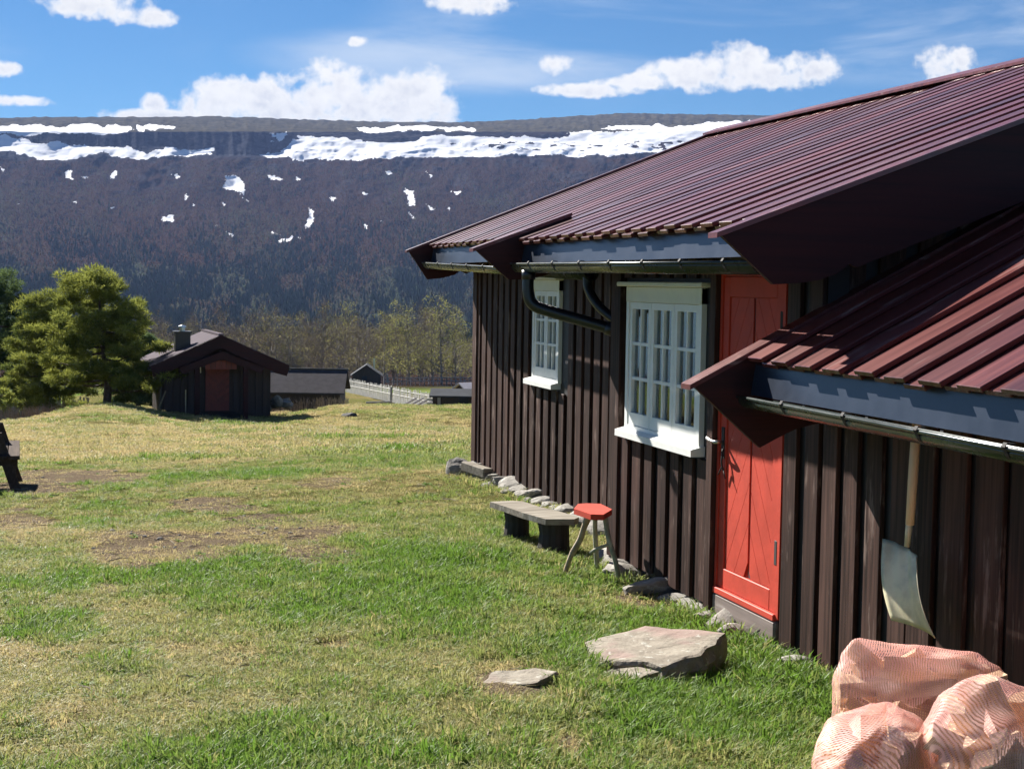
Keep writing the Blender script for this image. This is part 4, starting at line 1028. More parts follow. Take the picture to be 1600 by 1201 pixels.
def sack(seed, half, loc, rot, label, nlog=30, up=0.0):
    import bmesh
    r = np.random.default_rng(seed); e = tag(empty('firewood_sack', loc), label, 'sack', 'net sacks of firewood by the wall'); e.rotation_euler = rot
    pts = []; placed = []
    for k in range(nlog):
        for tr_ in range(60):
            d = r.normal(0, 1, 3); d = d / np.linalg.norm(d) * r.uniform(.45, 1) ** .5
            c = d * np.array(half) * np.array([.62, .72, .72])
            if all(np.linalg.norm((c - q) * np.array([.45, 1, 1])) > .082 for q in placed): break
        placed.append(c)
        me = WEDGES[k % 6]; M = Matrix.Translation(Vector(c)) @ Matrix.Rotation(r.normal(0, .35), 4, 'Z') @ Matrix.Rotation(r.normal(0, .3) + up, 4, 'Y') @ Matrix.Rotation(r.uniform(0, 6.28), 4, 'X')
        o = link('split_log', me, e); o.matrix_local = M
        pts += [M @ v.co for v in me.vertices]
    bm = bmesh.new()
    for p in pts: bm.verts.new(p)
    g = bmesh.ops.convex_hull(bm, input=bm.verts)
    bmesh.ops.delete(bm, geom=[v for v in bm.verts if not v.link_faces], context='VERTS')
    bmesh.ops.recalc_face_normals(bm, faces=bm.faces)
    bmesh.ops.subdivide_edges(bm, edges=bm.edges, cuts=5, use_grid_fill=True); bmesh.ops.triangulate(bm, faces=bm.faces)
    for _ in range(3): bmesh.ops.smooth_vert(bm, verts=bm.verts, factor=.5, use_axis_x=True, use_axis_y=True, use_axis_z=True)
    bm.normal_update(); P0 = np.array(pts)
    for v in bm.verts:   # taut over the log corners, sagging inwards between them
        p = np.array(v.co); dmin = np.min(np.linalg.norm(P0 - p, axis=1)); sag = min(.014, dmin * .16)
        wr = float(fbm(np.array([p[0] * 11 + seed]), np.array([p[1] * 11 + p[2] * 9]), seed, 3)[0]) - .5
        v.co = Vector(p) + v.normal * (.013 - sag + wr * .016)
    net = bpy.data.meshes.new('net_bag'); bm.to_mesh(net); bm.free(); net.materials.append(M_sack)
    net.polygons.foreach_set('use_smooth', [True] * len(net.polygons)); link('net_bag', net, e)
    return e
sack(3, (.40, .25, .25), at(1440, 1100, 6.0), (0.0, 0.05, -0.42), 'pink net firewood sack lying at the back against the dark wall', 34)
sack(8, (.33, .25, .24), at(1382, 1222, 4.95), (0.15, -0.1, 0.75), 'pink net firewood sack at the left front of the pile, on grass', 30, .9)
sack(14, (.35, .27, .25), at(1572, 1200, 4.85), (0.1, 0.12, 0.25), 'pink net firewood sack at the right front of the pile, cut by frame', 30, .8)
m = MB(); m.tube([(-.02, 0, -.2), (0, 0, 0), (.01, 0, .2)], [.045, .05, .046], 14)
o = m.build('birch_log', M_birch_log, None, True); o.location = (2.60, 4.66, gz(2.6, 4.66) + .04); o.rotation_euler = (1.5, 0.1, -0.9); tag(o, 'white birch bark log lying at the foot of the firewood sacks', 'log')

# ------------------------------------------------------------------ picnic table at the left edge
M_table = wood('brown_table_wood', (0.045, 0.033, 0.027), (0.10, 0.075, 0.06), 1, (0.8, 0.95), 0.8, (0.14, 0.115, 0.10), 0.2, 0.3, 0.04)
foot = at(28, 768, 18.3)
def picnic():
    d = _n([foot[0], foot[1], 0]); rz = math.atan2(-d[0], d[1])
    c = Vector((foot[0], foot[1], 0)) - Vector((d[1], -d[0], 0)) * 0.80
    t = tag(empty('picnic_table', (c.x, c.y, gz(c.x, c.y)), rz), 'brown wooden picnic table on bare ground at the left', 'table')
    for k, x in enumerate((-.30, -.15, 0, .15, .30)):
        o = MB().box(x - .068, x + .068, -.15, 1.65, .715, .755, .005).build('top_plank', M_table, t); fix_normals(o.data)
    for x in (-.76, -.62, .62, .76):
        o = MB().box(x - .065, x + .065, -.15, 1.65, .42, .465, .005).build('seat_plank', M_table, t); fix_normals(o.data)
    for y in (.04, 1.4):
        for s in (-1, 1):
            m = MB(); V = [(s * .50, y, .72), (s * .62, y, .72), (s * .86, y, -.04), (s * .74, y, -.04)]; V = V + [(a, b + .06, c_) for a, b, c_ in V]
            m.add(V, [(0, 1, 2, 3), (7, 6, 5, 4), (0, 4, 5, 1), (1, 5, 6, 2), (2, 6, 7, 3), (3, 7, 4, 0)]); o = m.build('leg', M_table, t); fix_normals(o.data)
        o = MB().box(-.80, .80, y + .062, y + .11, .32, .42, .004).build('cross_beam', M_table, t); fix_normals(o.data)
        o = MB().box(-.50, .50, y + .062, y + .11, .62, .714, .004).build('cross_beam', M_table, t); fix_normals(o.data)
picnic()

# ------------------------------------------------------------------ the hut on the crest
M_hutw = wood('hut_tarred_wall', (0.024, 0.015, 0.014), (0.055, 0.034, 0.029), 2, (0.5, 0.7), 0.5, None, 0, 0.3)
M_hutr = wood('hut_roof_board', (0.075, 0.062, 0.072), (0.125, 0.102, 0.12), 0, (0.85, 0.95), 0.3, None, 0, 0.05, 0.03)
M_hutred = wood('hut_red_stain', (0.17, 0.036, 0.026), (0.28, 0.062, 0.042), 2, (0.5, 0.7), 0.5, None, 0, 0.2)
def hut():
    base = at(339, 646, 60.0)
    zg = base[2]
    h = tag(empty('hut', (base[0], base[1], zg), math.radians(2.8)), 'small dark wooden hut with red door, low gable roof and chimney', 'hut')
    W, D_, E, A = 2.02, 3.6, 2.10, 3.0     # half width, depth, eave and apex heights
    def put(mb, name, mat, parent=h, fix=True):
        o = mb.build(name, mat, parent)
        if fix: fix_normals(o.data)
        return o
    put(MB().prism([(-W, -.7), (W, -.7), (W, E), (0, A - .1), (-W, E)], 1, 0, .14), 'front_wall', M_hutw)
    put(MB().prism([(-W, -.7), (W, -.7), (W, E), (0, A - .1), (-W, E)], 1, D_ - .14, D_), 'rear_wall', M_hutw)
    for s in (-1, 1):
        wl_ = put(MB().box(s * W - .06, s * W + .06, .141, D_ - .141, -.7, E), 'side_wall', M_hutw)
        for k in range(12):
            put(MB().box(s * (W + .085) - .02, s * (W + .085) + .02, .2 + k * .28, .36 + k * .28, -.6, E - .02), 'wall_board', M_hutw, wl_)
    for k in range(14):
        x = -W + .12 + k * .29
        if abs(x) < .62: continue
        put(MB().box(x - .085, x + .085, -.04, -.002, -.5, E - .02 + (W - abs(x)) * .42), 'wall_board', M_hutw)
    sl_ = (A - E) / (W) ; ov = .62
    for s in (-1, 1):
        xe = s * (W + ov); ze = A + .12 - (W + ov) * sl_
        o = put(MB().prism([(0, A + .05), (xe, ze - .07), (xe, ze), (0, A + .12)], 1, -1.05, D_ + .4), 'roof_slope', M_hutr)
        put(MB().prism([(0, A + .10), (xe, ze - .02), (xe - s * .10, ze - .42), (xe - s * .55, ze - .30), (0, A - .38)], 1, -1.10, -1.055), 'bargeboard', M_barge)
        put(MB().box(xe - s * .02 - .07, xe - s * .02 + .07, -1.0, D_ + .35, ze - .22, ze - .11, 0.02), 'gutter', M_gut)
    put(MB().box(-.10, .10, -1.08, D_ + .42, A + .09, A + .16), 'ridge_cap', M_hutr)
    # porch
    Pz = 2.42; pw = 1.55; pe = 1.86
    for s in (-1, 1):
        put(MB().prism([(0, Pz + .0), (s * pw, pe - .04), (s * pw, pe + .03), (0, Pz + .07)], 1, -1.35, -1.06), 'porch_roof', M_barge)
        put(MB().prism([(0, Pz + .05), (s * (pw + .03), pe + .01), (s * (pw - .05), pe - .22), (0, Pz - .22)], 1, -1.40, -1.352), 'porch_bargeboard', M_barge)
        put(MB().box(s * .92 - .09, s * .92 + .09, -1.30, -1.12, -.4, 1.98), 'porch_post', M_barge)
    for k in range(6):
        put(MB().box(-.60 + k * .2, -.42 + k * .2, -1.16, -1.12, 1.80, 2.14), 'gable_plank', M_hutred)
    d = put(MB().box(-.46, .46, -.09, -.042, .12, 1.80), 'door', M_hutred)
    n = 11
    for k in range(n):
        z0 = .14 + k * .15
        for s in (-1, 1):
            put(MB().prism([(0, z0), (s * .44, z0 + .30), (s * .44, z0 + .42), (0, z0 + .12)], 1, -.115, -.09) if z0 + .42 < 1.80 else MB().prism([(0, z0), (s * .2, z0 + .13), (s * .2, z0 + .2), (0, z0 + .12)], 1, -.115, -.09), 'door_plank', M_hutred, d)
    put(MB().box(-.75, .75, -1.1, -.05, -.5, .06), 'doorstep', M_logdark)
    # chimney on the left slope
    cx, cy = -1.30, 0.35; cz = A + .12 - 1.30 * sl_
    c = put(MB().box(cx - .29, cx + .29, cy - .25, cy + .25, cz - .3, cz + .58), 'chimney', M_pipe)
    put(MB().box(cx - .34, cx + .34, cy - .30, cy + .30, cz + .58, cz + .66), 'chimney_cap', M_pipe, c)
    m = MB(); m.tube([(cx, cy, cz + .66), (cx, cy, cz + .80)], .11, 10); m.tube([(cx, cy, cz + .80), (cx, cy, cz + .86), (cx, cy, cz + .90)], [.16, .15, .03], 10); put(m, 'cowl', M_steel, c)
    m = MB(); m.tube([(-W - .12, -.02, E - .1), (-W - .12, -.02, -.5)], .045, 8); put(m, 'downpipe', M_pipe)
    m = MB(); m.tube([(1.12, -.12, .55), (1.12, -.12, 1.55)], .028, 6); put(m, 'hanging_tool', M_steel)
    m = MB(); m.tube([(-1.22, -.12, -.2), (-1.22, -.12, .95)], .025, 6); put(m, 'hanging_tool', M_steel)
    m = MB(); m.tube([(-1.0 + .35, -.12, 1.6), (-.66, -.12, 1.95)], .02, 6); put(m, 'hanging_tool', M_steel)
    return h
HUT = hut()
hp = HUT.location
m = MB(); m.tube([(0, 0, -.05), (.32, .25, .72)], .028, 7); o = m.build('leaning_pole', M_branch, None, True); q = at(246, 641, 58.5); o.location = q; tag(o, 'pale pole leaning on the left wall of the hut', 'pole')
st = tag(empty('rubble_heap', at(440, 637, 61.5)), 'heap of grey stones and brushwood right of the hut', 'heap')
for k in range(7):
    link('stone', protos[k % 7], st, (random.uniform(-.5, .4), random.uniform(-.3, .3), random.uniform(.0, .35)), (k, k * 2, k * 3), (random.uniform(.9, 1.7),) * 3)

# ------------------------------------------------------------------ trees
M_bark = plain('pine_bark', (0.115, 0.085, 0.070), 0.9, 0, 0.2, 9, 0.5, 0.5, 18)
M_birchbark = plain('birch_stem', (0.36, 0.32, 0.28), 0.85, 0, 0.2, 3, 0.6)
M_needle = foliage_mat('pine_needles', (0.042, 0.076, 0.026), (0.28, 0.295, 0.066), 0.4, False, 0.5)
M_needle2 = foliage_mat('blue_green_needles', (0.040, 0.075, 0.042), (0.16, 0.21, 0.075), 0.4, False, 0.5)
M_bleaf = foliage_mat('young_birch_leaves', (0.165, 0.128, 0.080), (0.32, 0.325, 0.095), 0.45, False, 0.6)
M_twig = plain('grey_twigs', (0.26, 0.205, 0.17), 0.9, 0, 0.2, 3, 0.4)
def leaf_cloud(name, clumps, per, size, wid, mat, seed, droop=0.0, outward=0.6):
    """clumps: (centre, radii, tone). many small narrow faces through the volume of each clump"""
    r = np.random.default_rng(seed); Vs = []; tones = []
    for (c, rad, tn) in clumps:
        n = int(per * r.uniform(.7, 1.3)); d = r.normal(0, 1, (n, 3)); d /= np.linalg.norm(d, axis=1)[:, None]
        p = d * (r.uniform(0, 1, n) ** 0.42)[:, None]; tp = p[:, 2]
        P = np.array(c) + p * np.array(rad)
        a = d * outward + r.normal(0, .6, (n, 3)) + np.array([0, 0, .35 - droop]); a /= np.linalg.norm(a, axis=1)[:, None]
        b = np.cross(a, r.normal(0, 1, (n, 3))); b /= np.linalg.norm(b, axis=1)[:, None]
        L = size * r.uniform(.6, 1.4, n)[:, None]; w = wid * r.uniform(.6, 1.3, n)[:, None]
        Vs.append(np.stack([P - b * w, P + b * w, P + a * L], 1))
        tones.append(np.clip(tn + 0.22 * tp + r.normal(0, .16, n), 0, 1))  # clump tops get the sunlit tone, light painted into the leaf colour
    V = np.concatenate(Vs).reshape(-1, 3); F = np.arange(len(V)).reshape(-1, 3); t = np.repeat(np.concatenate(tones), 3)
    me = fast_mesh(name, V, F, mat); at_ = me.attributes.new('tone', 'FLOAT', 'POINT'); at_.data.foreach_set('value', t.astype(np.float32)); return me
def pine(loc, h, trunk_r, wide, seed, label, mat, lean=(0, 0), nl=26, per=420, tone=.45, f0=.14):
    r = np.random.default_rng(seed); t = tag(empty('pine_tree', loc), label, 'tree', 'pines beside the hut')
    path = [(0, 0, -.4), (0.02 * h, 0, .12 * h), (0.0, .02 * h, .3 * h), (lean[0] * .5, lean[1] * .5, .55 * h), (lean[0], lean[1], .95 * h)]
    m = MB(); cen = bez(path, 5); rr = [trunk_r * (1 - .88 * k / (len(cen) - 1)) for k in range(len(cen))]; m.tube(cen, rr, 9)
    m.build('trunk', M_bark, t, True)
    lim = MB(); cl = []
    for k in range(nl):
        f = f0 + (.96 - f0) * k / nl; z = f * h; a = k * 2.4 + r.uniform(-.5, .5); p0 = cen[min(len(cen) - 1, int(f * len(cen)))]
        ln = wide * (0.95 - .15 * f) * math.sin(math.pi * min(1, .30 + .62 * f)) * r.uniform(.62, 1.1)
        rise = (-.10 + .42 * f) * ln * r.uniform(.6, 1.3)
        mid = (p0.x + math.cos(a) * ln * .5, p0.y + math.sin(a) * ln * .5, p0.z + rise * .25 - .05 * ln); end = (p0.x + math.cos(a) * ln, p0.y + math.sin(a) * ln, p0.z + rise)
        lim.tube(bez([p0, mid, end], 4), [trunk_r * .30 * (1 - .1 * q) for q in range(9)], 5)
        for q in range(r.integers(9, 14)):
            u = r.uniform(.38, 1.08); sp = ln * .26
            c = (p0.x + math.cos(a) * ln * u + r.normal(0, sp), p0.y + math.sin(a) * ln * u + r.normal(0, sp), p0.z + rise * u ** 1.5 + r.uniform(-.1, .25))
            sz = r.uniform(.18, .42) * (.75 + .1 * h / 5)
            cl.append((c, (sz, sz, sz * .42), tone + r.uniform(-.28, .28)))
    for q in range(int(nl * 2.2)):
        d = r.normal(0, 1, 3); d = d / np.linalg.norm(d) * r.uniform(.55, 1.0); zc = h * (.66 + .30 * d[2]); kk = 1.0 if zc > h * (f0 + .1) else .3
        c = (lean[0] * zc / h + d[0] * wide * .68 * kk, lean[1] * zc / h + d[1] * wide * .68 * kk, zc); sz = r.uniform(.22, .48); cl.append((c, (sz, sz, sz * .5), tone + r.uniform(-.25, .2)))
    for q in range(14):
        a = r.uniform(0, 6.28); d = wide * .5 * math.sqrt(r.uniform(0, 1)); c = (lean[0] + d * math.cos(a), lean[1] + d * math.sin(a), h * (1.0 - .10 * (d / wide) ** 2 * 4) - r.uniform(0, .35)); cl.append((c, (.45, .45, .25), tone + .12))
    lim.build('limb', M_bark, t, True)
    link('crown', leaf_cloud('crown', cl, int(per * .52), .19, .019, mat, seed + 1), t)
    return t
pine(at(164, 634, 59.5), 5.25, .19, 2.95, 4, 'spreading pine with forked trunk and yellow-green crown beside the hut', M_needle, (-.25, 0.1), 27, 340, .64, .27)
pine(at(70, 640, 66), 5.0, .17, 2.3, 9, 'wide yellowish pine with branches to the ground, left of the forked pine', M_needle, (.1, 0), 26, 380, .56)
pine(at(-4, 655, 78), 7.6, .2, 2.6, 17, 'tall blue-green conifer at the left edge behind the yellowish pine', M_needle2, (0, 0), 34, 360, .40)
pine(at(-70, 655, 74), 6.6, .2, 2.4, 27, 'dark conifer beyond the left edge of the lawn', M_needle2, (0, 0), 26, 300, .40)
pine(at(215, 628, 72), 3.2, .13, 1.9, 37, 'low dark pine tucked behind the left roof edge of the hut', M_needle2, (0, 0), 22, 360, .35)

def birch_proto(seed, h, leafy, tone):
    r = np.random.default_rng(seed); m = MB(); cl = []; tw = MB()
    nst = 1 if r.uniform() < .6 else 2
    for s_ in range(nst):
        lx, ly = r.normal(0, .05 * h, 2); cen = bez([(s_ * .3, 0, -.3), (lx * .3 + s_ * .3, ly * .3, h * .35), (lx, ly, h)], 6)
        m.tube(cen, [max(.018, .013 * h * (1 - .85 * k / (len(cen) - 1))) for k in range(len(cen))], 6)
        for k in range(30):
            f = r.uniform(.22, .97); p0 = cen[int(f * (len(cen) - 1))]; a = r.uniform(0, 6.28); ln = h * .30 * math.sin(math.pi * min(1, .28 + .62 * f)) * r.uniform(.5, 1.1)
            e = (p0.x + math.cos(a) * ln, p0.y + math.sin(a) * ln, p0.z + ln * r.uniform(.35, 1.1)); mid = (p0.x + math.cos(a) * ln * .55, p0.y + math.sin(a) * ln * .55, p0.z + ln * .35)
            m.tube([p0, mid, e], [.008 * h * (1.1 - f) + .012, .022, .010], 4)
            for q in range(4):
                u = r.uniform(.35, 1.1); c = (p0.x + math.cos(a) * ln * u + r.normal(0, .2), p0.y + math.sin(a) * ln * u + r.normal(0, .2), p0.z + (e[2] - p0.z) * u + r.normal(0, .2)); cl.append((c, (.055 * h, .055 * h, .05 * h), tone + r.uniform(-.2, .2)))
    return mesh_from('trunk', m.v, m.f, M_birchbark), leaf_cloud('crown', cl, leafy, .20, .035, M_bleaf, seed + 3, .2), leaf_cloud('twigs', cl, 7, .8, .012, M_twig, seed + 5, -.1, 1.2)
BP = [birch_proto(100 + k, 9, lv, tn) for k, (lv, tn) in enumerate(((3, .2), (7, .5), (1, .1), (10, .8), (5, .4)))]
spots = []
r_ = np.random.default_rng(55)
for row, (n, z0, z1) in enumerate(((26, 205, 225), (40, 226, 252), (50, 255, 300))):
    for k in range(n):
        x = 235 + (760 - 235) * (k + r_.uniform(-.35, .35)) / (n - 1); zz = r_.uniform(z0, z1)
        spots.append((x, zz, r_.uniform(.5, 1.2)))
spots = [s for s in spots if not (545 < s[0] < 602 and s[1] < 215)] + [(690, 203, 1.28), (675, 206, 1.05), (712, 207, 1.1), (600, 204, 1.15), (640, 205, .95), (455, 204, 1.2), (428, 206, 1.15), (395, 207, 1.1)]
spots.sort(key=lambda s: s[0]); ORD = {'front': 0, 'middle': 0, 'rear': 0}
FG = [(84, 660), (96, 648), (115, 635), (150, 618), (205, 600), (310, 578), (600, 552), (1250, 521)]
for k, (x, zz, sc) in enumerate(spots):
    py = np.interp(zz, [a for a, b in FG], [b for a, b in FG]); P = at(x, py + 1.5, zz)
    v = (3 if 620 < x < 740 and zz < 225 else [0, 2, 4, 1, 0, 2][k % 6] if x < 520 else [1, 4, 3, 1, 0, 4][k % 6])
    look = ['brown leafing', 'olive leafing', 'bare grey', 'yellow-green', 'half leafed'][v]
    e = tag(empty('birch_tree', P), None, 'tree', 'birches in the wood below the lawn')
    dist = 'front' if zz < 226 else ('middle' if zz < 255 else 'rear'); ORD[dist] += 1; q_ = ORD[dist]
    size = 'tall' if sc > 1.0 else ('middling' if sc > .80 else 'short')
    nth = '%d%s' % (q_, 'th' if 10 < q_ % 100 < 14 else {1: 'st', 2: 'nd', 3: 'rd'}.get(q_ % 10, 'th'))
    e['label'] = '%s %s birch, %s from the left in the %s row of the wood' % (size, look, nth, dist)
    e.rotation_euler = (0, 0, r_.uniform(0, 6.28)); wv = r_.uniform(.75, 1.2); e.scale = (sc * wv, sc * wv, sc * r_.uniform(.85, 1.2))
    for nm, me in zip(('trunk', 'crown', 'twigs'), BP[v]): link(nm, me, e)

# scrub of bare twigs: by the low barn, and left of the knoll
def scrub(name, loc, w, d, h, n, seed, label, mat=None):
    r = np.random.default_rng(seed); V = []; F = []
    for k in range(n):
        x, y = r.uniform(-w, w), r.uniform(-d, d); a = r.uniform(0, 6.28); hh = h * r.uniform(.35, 1.1); ln = hh * r.uniform(.1, .7); b = len(V); ww = .012
        V += [(x - ww, y, -.2), (x + ww, y, -.2), (x + ln * math.cos(a), y + ln * math.sin(a), hh)]; F.append((b, b + 1, b + 2))
        V += [(x + ln * .5 * math.cos(a) - ww, y + ln * .5 * math.sin(a), hh * .5), (x + ln * .5 * math.cos(a) + ww, y + ln * .5 * math.sin(a), hh * .5), (x + ln * math.cos(a + 1), y + ln * math.sin(a + 1), hh * .9)]; F.append((b + 3, b + 4, b + 5))
    o = link(name, mesh_from(name, V, F, mat or M_twig), None, loc); return tag(o, label, 'bush')
M_straw = plain('dry_pale_stalks', (0.36, 0.30, 0.22), 0.9, 0, 0.2, 3, 0.3)
scrub('twig_bush', at(470, 636, 68), 1.7, .6, .50, 170, 1, 'bare twiggy bush in front of the low barn', M_twig)
scrub('twig_bush', at(520, 634, 69), .7, .4, .5, 80, 2, 'small bare bush at the right end of the low barn', M_straw)
scrub('twig_bush', at(30, 668, 58), 2.6, 1.2, .95, 520, 3, 'tangle of bare grey twigs at the left behind the knoll', M_twig)
scrub('twig_bush', at(95, 654, 60), 1.3, .8, .6, 260, 4, 'low bare twigs under the pines at the left', M_twig)

# ------------------------------------------------------------------ farm buildings and fences below the crest
M_slate = plain('grey_slate_roof', (0.085, 0.078, 0.082), 0.95, 0, 0.05, 3, 0.25, 0.2, 5)
M_tin = plain('grey_tin_roof', (0.055, 0.06, 0.07), 0.9, 0.0, 0.1, 2, 0.3)
M_pale = plain('pale_pink_roof_sheet', (0.70, 0.62, 0.60), 0.6, 0, 0.3, 2, 0.08)
M_fence = plain('whitewashed_pickets', (0.46, 0.45, 0.42), 0.8, 0, 0.2, 3, 0.25)
M_palegrey = plain('grey_fence_wood', (0.36, 0.33, 0.31), 0.9, 0, 0.2, 3, 0.3)
def gable_house(name, loc, rz, hw, length, eave_, apex, roofm, wallm, label, ov=.3, extras=None):
    """ridge along local x, half width hw in y"""
    h = tag(empty(name, loc, rz), label, 'building')
    a, b = -length / 2, length / 2
    o = MB().box(a, b, -hw, hw, -1.5, eave_).build('wall', wallm, h); fix_normals(o.data)
    for (x0, x1) in ((a, a + .1), (b - .1, b)):
        o = MB().prism([(-hw, eave_), (hw, eave_), (0, apex - .08)], 0, x0, x1).build('gable', wallm, h); fix_normals(o.data)
    s = (apex - eave_) / hw
    for q in (-1, 1):
        o = MB().prism([(0, apex - .08), (q * (hw + ov), eave_ - ov * s - .08), (q * (hw + ov), eave_ - ov * s), (0, apex)], 0, a - ov, b + ov).build('roof', roofm, h); fix_normals(o.data)
    return h
g = at(436, 632, 80)
hb = gable_house('low_barn', (g[0], g[1], g[2] + .12), math.radians(-14), 1.9, 6.6, .80, 1.75, M_slate, M_hutw, 'low dark barn with grey slate roof behind the hut', .25)
o = MB().box(-3.6, 3.6, -.07, .07, 1.72, 1.80).build('ridge_cap', M_pipe, hb); fix_normals(o.data)
g = at(573, 600, 193)
hc = gable_house('far_cabin', (g[0], g[1], g[2]), math.radians(78), 1.75, 4.2, 1.35, 2.55, M_tin, M_hutw, 'small dark cabin at the edge of the birch wood', .3)
o = MB().box(-2.16, -2.11, -.1, .55, .55, 1.15).build('window', M_tin, hc); fix_normals(o.data)
o = MB().tube([(.3, -.9, 1.9), (.3, -.9, 3.2)], .12, 8).build('stove_pipe', M_steel, hc)
g = at(722, 634, 78)
hs = gable_house('low_shed', (g[0], g[1], g[2] - .1), math.radians(-16), 1.0, 2.9, .72, .98, M_tin, M_hutw, 'low dark shed with flat tin roof beside the cabin corner', .15)
o = MB().box(-.1, .35, -1.03, -1.002, .0, .6).build('dark_doorway_panel', M_dark, hs)  # thin panel on the solid wall, dark colour stands for doorway shade
o = MB().box(-1.2, -1.05, -1.08, -1.0, -.3, .7).build('post', M_palegrey, hs); fix_normals(o.data)
for k in range(3):
    o = MB().box(-1.75, -1.25, -.9, -.8, .02 + .2 * k, .12 + .2 * k).build('gate_board', M_fence, hs); fix_normals(o.data)
g = at(752, 612, 100)
gable_house('pale_roofed_shed', (g[0], g[1], g[2] - .6), math.radians(20), 1.3, 3.2, .55, 1.25, M_pale, M_hutw, 'shed with pale pinkish roof half hidden by the cabin corner', .2)
def picket_fence(name, A, B, hA, hB, n, mat, label, w=.11, gap=.03, seed=1):
    r = np.random.default_rng(seed); f = tag(empty(name, A), label, 'fence'); A = np.array(A); B = np.array(B); d = B - A; m = MB(); pts = []
    ang = math.atan2(d[1], d[0])
    for k in range(n):
        t = (k + .5) / n; p = d * t; hh = (hA + (hB - hA) * t) * r.uniform(.86, 1.08); c, s = math.cos(ang), math.sin(ang); ww = w / 2
        V = []
        for (u, v) in ((-ww, -.012), (ww, -.012), (ww, .012), (-ww, .012)): V.append((p[0] + u * c - v * s, p[1] + u * s + v * c))
        tl = r.normal(0, .02); m.add([(x, y, p[2] - .3) for x, y in V] + [(x + tl, y, p[2] + hh) for x, y in V], [(0, 3, 2, 1), (4, 5, 6, 7), (0, 1, 5, 4), (1, 2, 6, 5), (2, 3, 7, 6), (3, 0, 4, 7)])
    o = m.build('pickets', mat, f); tag(o, kind='stuff')
    m = MB()
    for zf in (.3, .75): m.tube([(0, 0, hA * zf), tuple(d * .5 + np.array([0, 0, (hA + hB) / 2 * zf])), tuple(d + np.array([0, 0, hB * zf]))], .035, 5)
    m.build('rail', mat, f)
picket_fence('picket_fence', at(540, 606, 118), at(612, 621, 98), .78, .72, 84, M_fence, 'white picket fence running down from the low barn', seed=1)
picket_fence('picket_fence', at(612, 621, 98), at(686, 636, 84), .72, .68, 70, M_fence, 'white picket fence leading to the low shed', seed=2)
picket_fence('paling_fence', at(-20, 668, 72), at(140, 652, 76), 1.0, 1.0, 46, M_palegrey, 'grey paling fence under the pines at the left', .09, .05, 3)
# rails and poles by the white fence
for k in range(6):
    A = np.array(at(628 + 11 * k, 634, 77.5 + .3 * k)); B = np.array(at(650 + 11 * k, 622, 80.5 + .3 * k))
    o = MB().tube([tuple(A), tuple((A + B) / 2), tuple(B)], .055, 6).build('fence_rail', M_palegrey); 
    tag(o, '%s from the left of the leaning grey poles below the white fence' % ('leftmost', 'second', 'third', 'fourth', 'fifth', 'sixth')[k] if k else 'leftmost of the leaning grey poles below the white fence', 'pole', 'leaning poles below the white fence')
o = MB().tube([tuple(at(572, 629, 76)), tuple(at(612, 628, 76))], .06, 6).build('log_rail', M_palegrey); tag(o, 'pale horizontal rail on the crest left of the leaning poles', 'rail')
for (x, y0, y1, z, lb) in ((611, 634, 604, 79, 'thin upright post beside the white fence'), (605, 598, 584, 190, 'pale post standing right of the far cabin')):
    A = at(x, y0, z); B = at(x, y1, z); o = MB().tube([tuple(A), (A[0], A[1], B[2])], .05 if z < 100 else .12, 6).build('fence_post', M_palegrey); tag(o, lb, 'post')
m = MB()
for k in range(24):
    a = at(600 + 7 * k, 600 - .0 * k, 200); m.tube([(a[0], a[1], a[2] - .5), (a[0], a[1], a[2] + .9)], .07, 5)
f = tag(empty('pasture_fence', (0, 0, 0)), 'dark rail fence along the edge of the birch wood', 'fence')
m.build('post', M_palegrey, f)
m = MB()
for hh in (.4, .8): m.tube([tuple(at(600 + 20 * k, 600, 200) + np.array([0, 0, hh])) for k in range(9)], .06, 5)
m.build('rail', M_palegrey, f)
# green strip of meadow below the crest is the valley ground itself; clods and sticks on the lawn
for k, (x, y, z, s, lb) in enumerate(((547, 650, 56, .32, 'dark clod of turf on the far lawn right of the hut shadow'), (239, 692, 26, .10, 'small dark clod on the left lawn below the knoll'))):
    P = at(x, y, z); o = link('turf_clod', stone_mesh('turf_clod', 200 + k, M_logdark, (s * 2, s * 1.4, s)), None, (P[0], P[1], gz(P[0], P[1]) + .02)); tag(o, lb, 'clod')

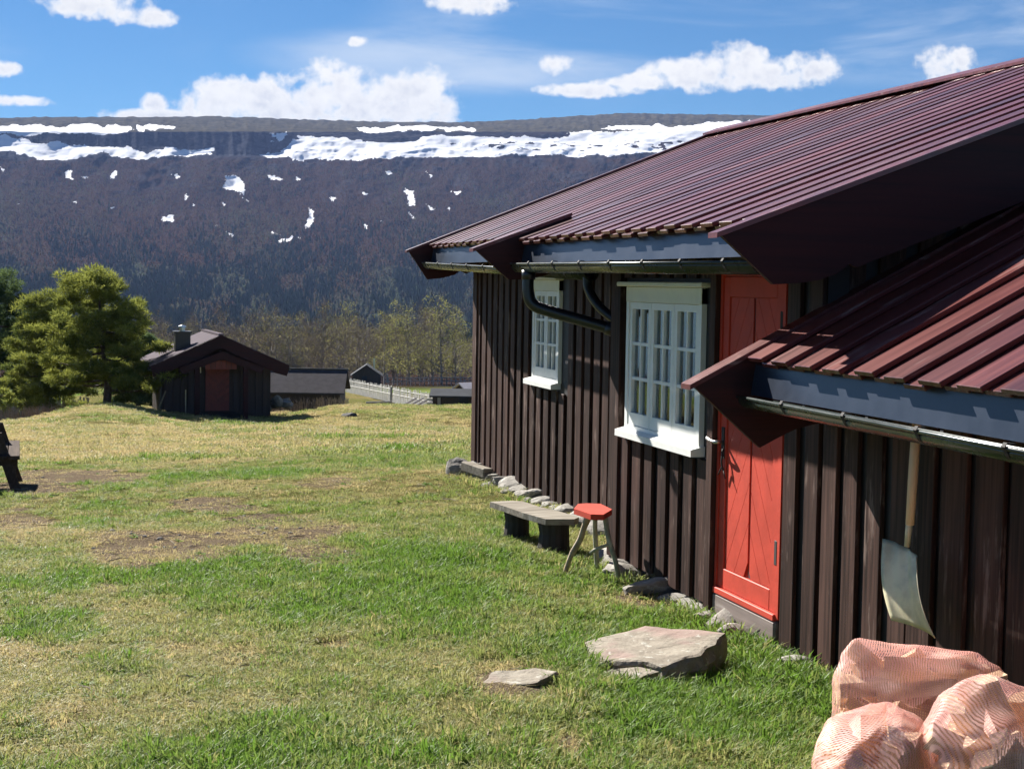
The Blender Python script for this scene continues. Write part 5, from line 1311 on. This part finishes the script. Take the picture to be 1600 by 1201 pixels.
# dead stalks, twigs and small stones strewn over the lawn
def litter():
    r = np.random.default_rng(77); m = MB(); n = 0
    while n < 520:
        s_ = math.sqrt(r.uniform(4.5 ** 2, 26 ** 2)); l_ = r.uniform(-.36, .30) * s_; x = s_ * FWD[0] + l_ * RGT[0]; y = s_ * FWD[1] + l_ * RGT[1]
        if x > (4.1 if y > 10.4 else 3.6): continue
        bare = lawn_tone(np.array([[x, y, -2.0 - .04 * max(0, s_ - 10)]]))[1][0]
        if r.uniform() > .25 + 1.2 * bare: continue
        z = gz(x, y) + .012; a = r.uniform(0, 6.28); L = r.uniform(.02, .10); w = r.uniform(.002, .0045); c, d = math.cos(a), math.sin(a); b = r.normal(0, .25) * L; h = r.uniform(-.1, .25) * L
        P = [(x - c * L, y - d * L, z), (x - d * b, y + c * b, z + .008 + h * .4), (x + c * L, y + d * L, z + h)]
        m.tube(P, [w, w * .9, w * .5], 4); n += 1
    tag(m.build('lawn_litter', M_straw), 'dead stalks and twigs strewn over the lawn', 'litter', kind='stuff')
    m = MB()
    import bmesh
    o = None
    for k in range(70):
        while True:
            px_, py_ = r.uniform(60, 540), r.uniform(735, 905)
            if any(((px_ - a) / rx) ** 2 + ((py_ - b) / ry) ** 2 < 1 for (a, b, rx, ry, q) in PATCH[:8]): break
        d = ray(px_, py_); t_ = 12.0
        for _ in range(30): t_ = t_ + (gz(d[0] * t_, d[1] * t_) - d[2] * t_) / d[2] * .6
        x, y = d[0] * t_, d[1] * t_; q = r.uniform(.008, .03); z = gz(x, y); V = []
        for i in range(3):
            for j in range(6): a = j * 1.047 + r.uniform(-.2, .2); rr = q * (1, .9, .4)[i] * r.uniform(.8, 1.2); V.append((x + rr * math.cos(a), y + rr * math.sin(a) * .8, z + q * (-.2, .3, .55)[i]))
        m.add(V, [(i * 6 + j, i * 6 + (j + 1) % 6, i * 6 + 6 + (j + 1) % 6, i * 6 + 6 + j) for i in range(2) for j in range(6)] + [tuple(range(12, 18))])
    tag(m.build('pebbles', M_stone), 'small stones lying on the bare patches of the lawn', 'pebbles', kind='stuff')
litter()

# ------------------------------------------------------------------ air
def haze():
    m, N, b, out = new_mat('valley_air'); t = m.node_tree; t.nodes.remove(b)
    v = N.n('ShaderNodeVolumePrincipled', i={'Color': (0.36, 0.52, 1.0, 1), 'Density': 4.7e-5, 'Anisotropy': 0.0}); t.links.new(v.outputs[0], out.inputs['Volume'])
    o = MB().box(-6500, 6500, -600, 7500, -620, 480).build('haze', m); tag(o, kind='stuff')
haze()
